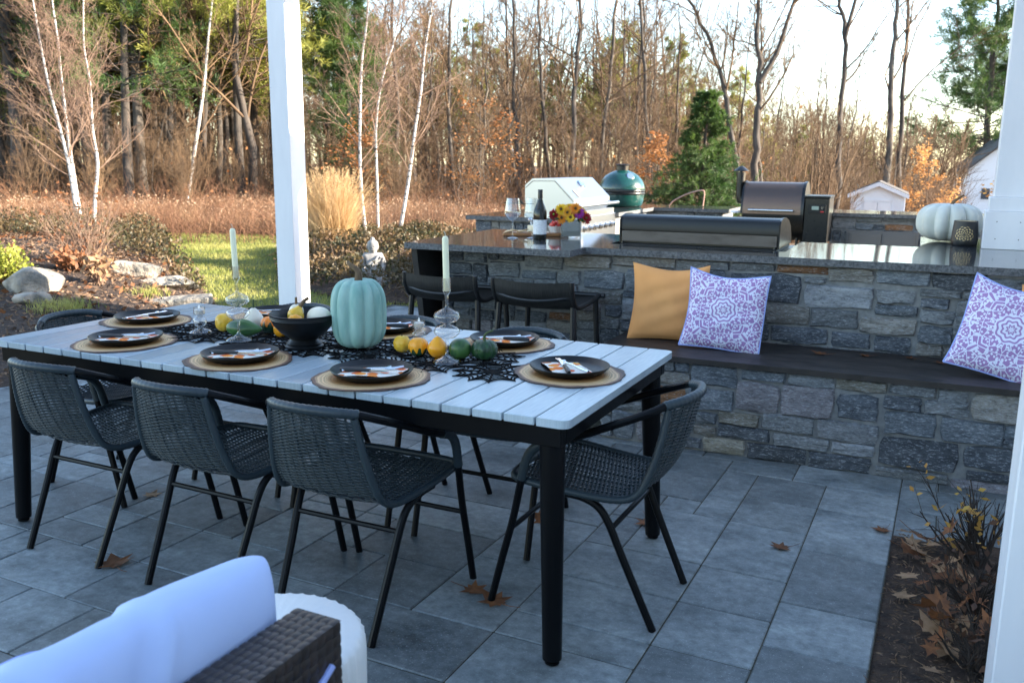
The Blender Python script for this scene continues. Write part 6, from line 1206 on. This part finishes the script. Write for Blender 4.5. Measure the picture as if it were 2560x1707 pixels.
tuft('grass_clump', 'green tuft of grass in front of the sunlit boulder', -6.72, 4.98, bz(-6.72, 4.98)-.02, 420, .12, .007, 'grass', .13); tuft('grass_clump', 'small yellow green tuft on the mulch near the table', -6.95, 6.1, bz(-6.95, 6.1)-.02, 160, .11, .008, 'grass', .09, seed=2)
def bush(name, label, x, y, z, R, H, n, L, mat, seed, twigs=120, tm='twig_red', cat='shrub', upw=.5):
    rg = np.random.default_rng(seed); t = thing(name, label, cat, (x, y, z)); d = norm(np.c_[rg.normal(0, .55*R/H, (twigs, 2)), np.ones(twigs)]); Ls = H*rg.uniform(.6, 1.1, twigs)[:, None]; base = np.c_[rg.normal(0, R*.12, (twigs, 2)), np.zeros(twigs)]
    P = np.stack([base + d*Ls*q for q in np.linspace(0, 1, 5)], 1) + rg.normal(0, .012, (twigs, 5, 3))*np.linspace(0, 1, 5)[None, :, None]; Rr = np.linspace(.006, .002, 5)[None].repeat(twigs, 0); nb = NB_().add(*tubesnp(P, Rr, 4)); p, r = sprout(P, Rr, 5, .3, 1, lambda q: .35+0*q, .55, .05, rg, 4, .6, .12, .0015); nb.add(*tubesnp(p, r, 3)); link('branches', nb.mesh('branches', MT[tm]), t)
    if n:
        src = p[:, 1:].reshape(-1, 3); C = src[rg.integers(0, len(src), n)] + rg.normal(0, .02, (n, 3)); link('leaves', NB_().add(*leaves(C, rg.normal(size=(n, 3)) + np.array([0, 0, upw]), rg.uniform(.6, 1.3, n)*L, L*.5, rg)).mesh('leaves', MT[mat], False), t)
    return t
bush('lime_shrub', 'bright lime green shrub at the left edge by the pale boulder', -8.0, 5.3, bz(-8.0, 5.3)-.02, .30, .27, 3800, .045, 'lime_leaf', 3, 140)
bush('twig_shrub', 'bare reddish twig shrub with a few rust leaves on the mound', -8.55, 6.65, bz(-8.55, 6.65)-.02, .55, .75, 150, .06, 'leaf_brown', 4, 60); bush('leaf_shrub', 'low clump of curled rust leaves below the twig shrub', -8.2, 6.3, bz(-8.2, 6.3)-.02, .3, .2, 420, .09, 'leaf_brown', 5, 30); bush('leaf_shrub', 'small clump of pale curled leaves on the mulch near the slab', -7.45, 5.95, bz(-7.45, 5.95)-.02, .16, .30, 110, .09, 'leaf_tan', 6, 24)
bush('dead_shrub', 'dark dead shrub with dry leaves in front of the near right post', .20, 2.95, -.02, .20, .24, 60, .035, 'dead_leaf', 7, 26, 'dead_twig'); bush('dead_shrub', 'upper dead shrub with orange leaf tips against the stone bench', .20, 3.42, -.02, .22, .34, 60, .036, 'yellow_leaf', 8, 26, 'dead_twig')
bush('dead_shrub', 'lowest dead shrub at the bottom of the right mulch bed', .21, 2.62, -.02, .18, .20, 50, .035, 'dead_leaf', 9, 22, 'dead_twig')
for i in range(10):
    x, y, z = .12 + rng0.uniform(-.08, .10), rng0.uniform(2.6, 3.45), rng0.uniform(.06, .18); leaf(x, y, z, rng0.uniform(.6, 1.0), rng0.uniform(0, 360), 'dry leaf caught in the twigs of the dead shrubs', LM[i % 4], (rng0.uniform(-1, 1), rng0.uniform(-1, 1)), 'dry leaves caught in the dead shrubs')
# ---------------------------------------------------------------- seated stone statue
stt = thing('garden_statue', 'weathered grey stone statue of a seated meditating figure', 'statue', (*pd(930, 9.9), float(bedM.z(*pd(930, 9.9)))-.03), rad(-146) + PI, scale=.76)
fig = bpy.data.meshes.new('figure'); sv = [(0, 0, .10), (0, .0, .24), (0, .005, .36), (0, .005, .44), (0, 0, .50), (0, -.005, .545), (.11, .01, .415), (.155, .0, .30), (.13, -.10, .185), (.03, -.14, .17), (-.11, .01, .415), (-.155, .0, .30), (-.13, -.10, .185), (-.03, -.14, .17), (.14, -.05, .08), (.17, -.16, .06), (.03, -.20, .06), (-.14, -.05, .08), (-.17, -.16, .06), (-.03, -.20, .06)]
se = [(0, 1), (1, 2), (2, 3), (3, 4), (4, 5), (2, 6), (6, 7), (7, 8), (8, 9), (2, 10), (10, 11), (11, 12), (12, 13), (0, 14), (14, 15), (15, 16), (0, 17), (17, 18), (18, 19)]
sr = [.13, .115, .115, .045, .075, .068, .055, .045, .036, .03, .055, .045, .036, .03, .085, .07, .05, .085, .07, .05]
fig.from_pydata(sv, se, []); fig.materials.append(MT['statue']); fo = link('figure', fig, stt); md = fo.modifiers.new('skin', 'SKIN'); md.use_smooth_shade = True
for i, v in enumerate(fig.skin_vertices[0].data): v.radius = (sr[i], sr[i]*(.85 if i in (1, 2) else 1)); v.use_root = (i == 0)
sbd = fo.modifiers.new('subd', 'SUBSURF'); sbd.levels = 2; sbd.render_levels = 2
hb = MB(); hb.lathe([(0, .46), (.03, .463), (.055, .48), (.068, .51), (.072, .545), (.070, .58), (.058, .61), (.035, .63), (0, .635)], 28, (0, -.005, 0)); hb.build('head', MT['statue'], fo, smooth=True)
hr = MB().lathe([(.074, .548), (.080, .575), (.070, .612), (.045, .635), (.030, .645), (.028, .665), (.016, .68), (0, .684)], 28, (0, .006, 0), fn=lambda a, i, r, z: r*(1 + .03*math.cos(14*a))).build('hair', MT['statue'], fo, smooth=True)
MB().add([(0, -.088, .53), (-.011, -.072, .520), (.011, -.072, .520), (0, -.073, .562)], [(0, 1, 3), (0, 3, 2), (0, 2, 1), (1, 2, 3)]).build('nose', MT['statue'], fo)
for s_ in (-1, 1):
    MB().tube(spline([(s_*.045, -.062, .553), (s_*.028, -.073, .549), (s_*.013, -.074, .553)], 6), .0045, 5).build('eyelid', MT['statue'], fo, smooth=True); MB().tube(spline([(s_*.074, .0, .57), (s_*.080, .0, .54), (s_*.072, -.004, .505)], 7), [.006, .011, .012, .011, .010, .010, .007], 6).build('ear', MT['statue'], fo, smooth=True)
MB().tube(spline([(-.020, -.066, .503), (0, -.072, .500), (.020, -.066, .503)], 6), .005, 5).build('mouth', MT['statue'], fo, smooth=True)
MB().tube(spline([(.10, .02, .44), (.055, -.095, .38), (-.02, -.13, .29), (-.09, -.11, .22)], 16), .016, 6).build('robe_fold', MT['statue'], fo, smooth=True); MB().lathe([(.25, -.03), (.26, .03), (.24, .05), (0, .05)], 32, (0, -.06, 0)).build('base', MT['statue'], stt, smooth=True, sharp=40)
x, y = -8.55, 10.9; rock('small pale stone beside the ornamental grass', x, y, float(bedM.z(x, y))+.12, .12, .10, .16, 9, .3)
# ---------------------------------------------------------------- shed and far house
x, y = pd(2180, 30); g = gz(x, y); sh = thing('garden_shed', 'small white shed with double doors beyond the far counter', 'shed', (x, y, g), rad(3)); wS, hE, hP = .85, 1.80, 2.14
MB().add([(-wS, 0, 0), (wS, 0, 0), (wS, 0, hE), (0, 0, hP), (-wS, 0, hE), (-wS, 3, 0), (wS, 3, 0), (wS, 3, hE), (0, 3, hP), (-wS, 3, hE)], [(0, 1, 2, 3, 4), (9, 8, 7, 6, 5), (0, 5, 6, 1), (1, 6, 7, 2), (0, 4, 9, 5)]).build('wall', MT['siding'], sh)
for s_ in (-1, 1):
    MB().add([(0, -.16, hP+.09), (s_*.95, -.16, hE+.015), (s_*.95, 3.1, hE+.015), (0, 3.1, hP+.09), (0, -.16, hP+.02), (s_*.95, -.16, hE-.055), (s_*.95, 3.1, hE-.055), (0, 3.1, hP+.02)], [(0, 1, 2, 3), (4, 7, 6, 5), (0, 4, 5, 1), (1, 5, 6, 2), (2, 6, 7, 3), (0, 3, 7, 4)]).build('roof', MT['shingle'], sh)
    MB().add([(0, -.165, hP+.07), (s_*.95, -.165, hE), (s_*.95, -.165, hE-.13), (0, -.165, hP-.07), (0, -.185, hP+.07), (s_*.95, -.185, hE), (s_*.95, -.185, hE-.13), (0, -.185, hP-.07)], [(0, 1, 2, 3), (4, 7, 6, 5), (0, 4, 5, 1), (2, 6, 7, 3), (1, 5, 6, 2)]).build('fascia', MT['white_paint'], sh)
    dr = MB().box(s_*.215-.205, s_*.215+.205, -.04, -.004, .08, 1.54, .005).build('door', MT['white_paint'], sh); MB().box(s_*.05-.012, s_*.05+.012, -.06, -.041, .98, 1.10).build('latch', MT['cook_black'], dr)
MB().box(-.46, .46, -.03, -.003, 1.56, 1.62).build('door_header', MT['white_paint'], sh)
for k in range(5):
    for s_ in (-1, 1): MB().box(s_*(.47+.085*k)-.009, s_*(.47+.085*k)+.009, -.02, -.003, .02, hE - .02 + (hP-hE)*(1-(.47+.085*k)/.85)).build('batten', MT['siding'], sh)
x, y = pd(2490, 84); g = gz(x, y); fh = thing('far_house', 'white clapboard house with a steep gable far behind the post', 'house', (x, y, g), rad(8)); hw, he, hp_ = 3.3, 4.4, 7.2
MB().add([(-hw, 0, 0), (hw, 0, 0), (hw, 0, he), (0, 0, hp_), (-hw, 0, he), (-hw, 9, 0), (hw, 9, 0), (hw, 9, he), (0, 9, hp_), (-hw, 9, he)], [(0, 1, 2, 3, 4), (9, 8, 7, 6, 5), (1, 6, 7, 2), (0, 4, 9, 5)]).build('wall', MT['siding'], fh)
for k in range(22):
    z = .3 + k*.3; w_ = hw if z < he else hw*(hp_-z)/(hp_-he)
    if w_ > .3: MB().box(-w_+.02, w_-.02, -.03, -.004, z, z+.05).build('clapboard', MT['siding'], fh)
for s_ in (-1, 1): MB().add([(0, -.4, hp_+.25), (s_*3.7, -.4, he-.1), (s_*3.7, 9.4, he-.1), (0, 9.4, hp_+.25), (0, -.4, hp_+.03), (s_*3.7, -.4, he-.32), (s_*3.7, 9.4, he-.32), (0, 9.4, hp_+.03)], [(0, 1, 2, 3), (4, 7, 6, 5), (0, 4, 5, 1), (1, 5, 6, 2), (2, 6, 7, 3)]).build('roof', MT['shingle'], fh)
for cx_, cz_ in ((-1.6, 2.2), (1.4, 2.2), (0, 5.0)):
    wd = MB().box(cx_-.45, cx_+.45, -.06, -.0305, cz_-.6, cz_+.6).build('window', MT['white_paint'], fh); MB().box(cx_-.36, cx_+.36, -.075, -.0605, cz_-.5, cz_+.5).build('pane', M('dark_pane', (.05, .07, .09), .1), wd)
x, y = pd(1262, 62); fo2 = thing('far_outbuilding', 'white building glimpsed through the trees left of the gas grill', 'house', (x, y, gz(x, y)), rad(20)); MB().add([(-1.3, 0, 0), (1.3, 0, 0), (1.3, 0, 1.7), (0, 0, 2.5), (-1.3, 0, 1.7), (-1.3, 4, 0), (1.3, 4, 0), (1.3, 4, 1.7), (0, 4, 2.5), (-1.3, 4, 1.7)], [(0, 1, 2, 3, 4), (9, 8, 7, 6, 5), (1, 6, 7, 2), (0, 4, 9, 5), (3, 2, 7, 8), (4, 3, 8, 9)]).build('wall', MT['siding'], fo2)
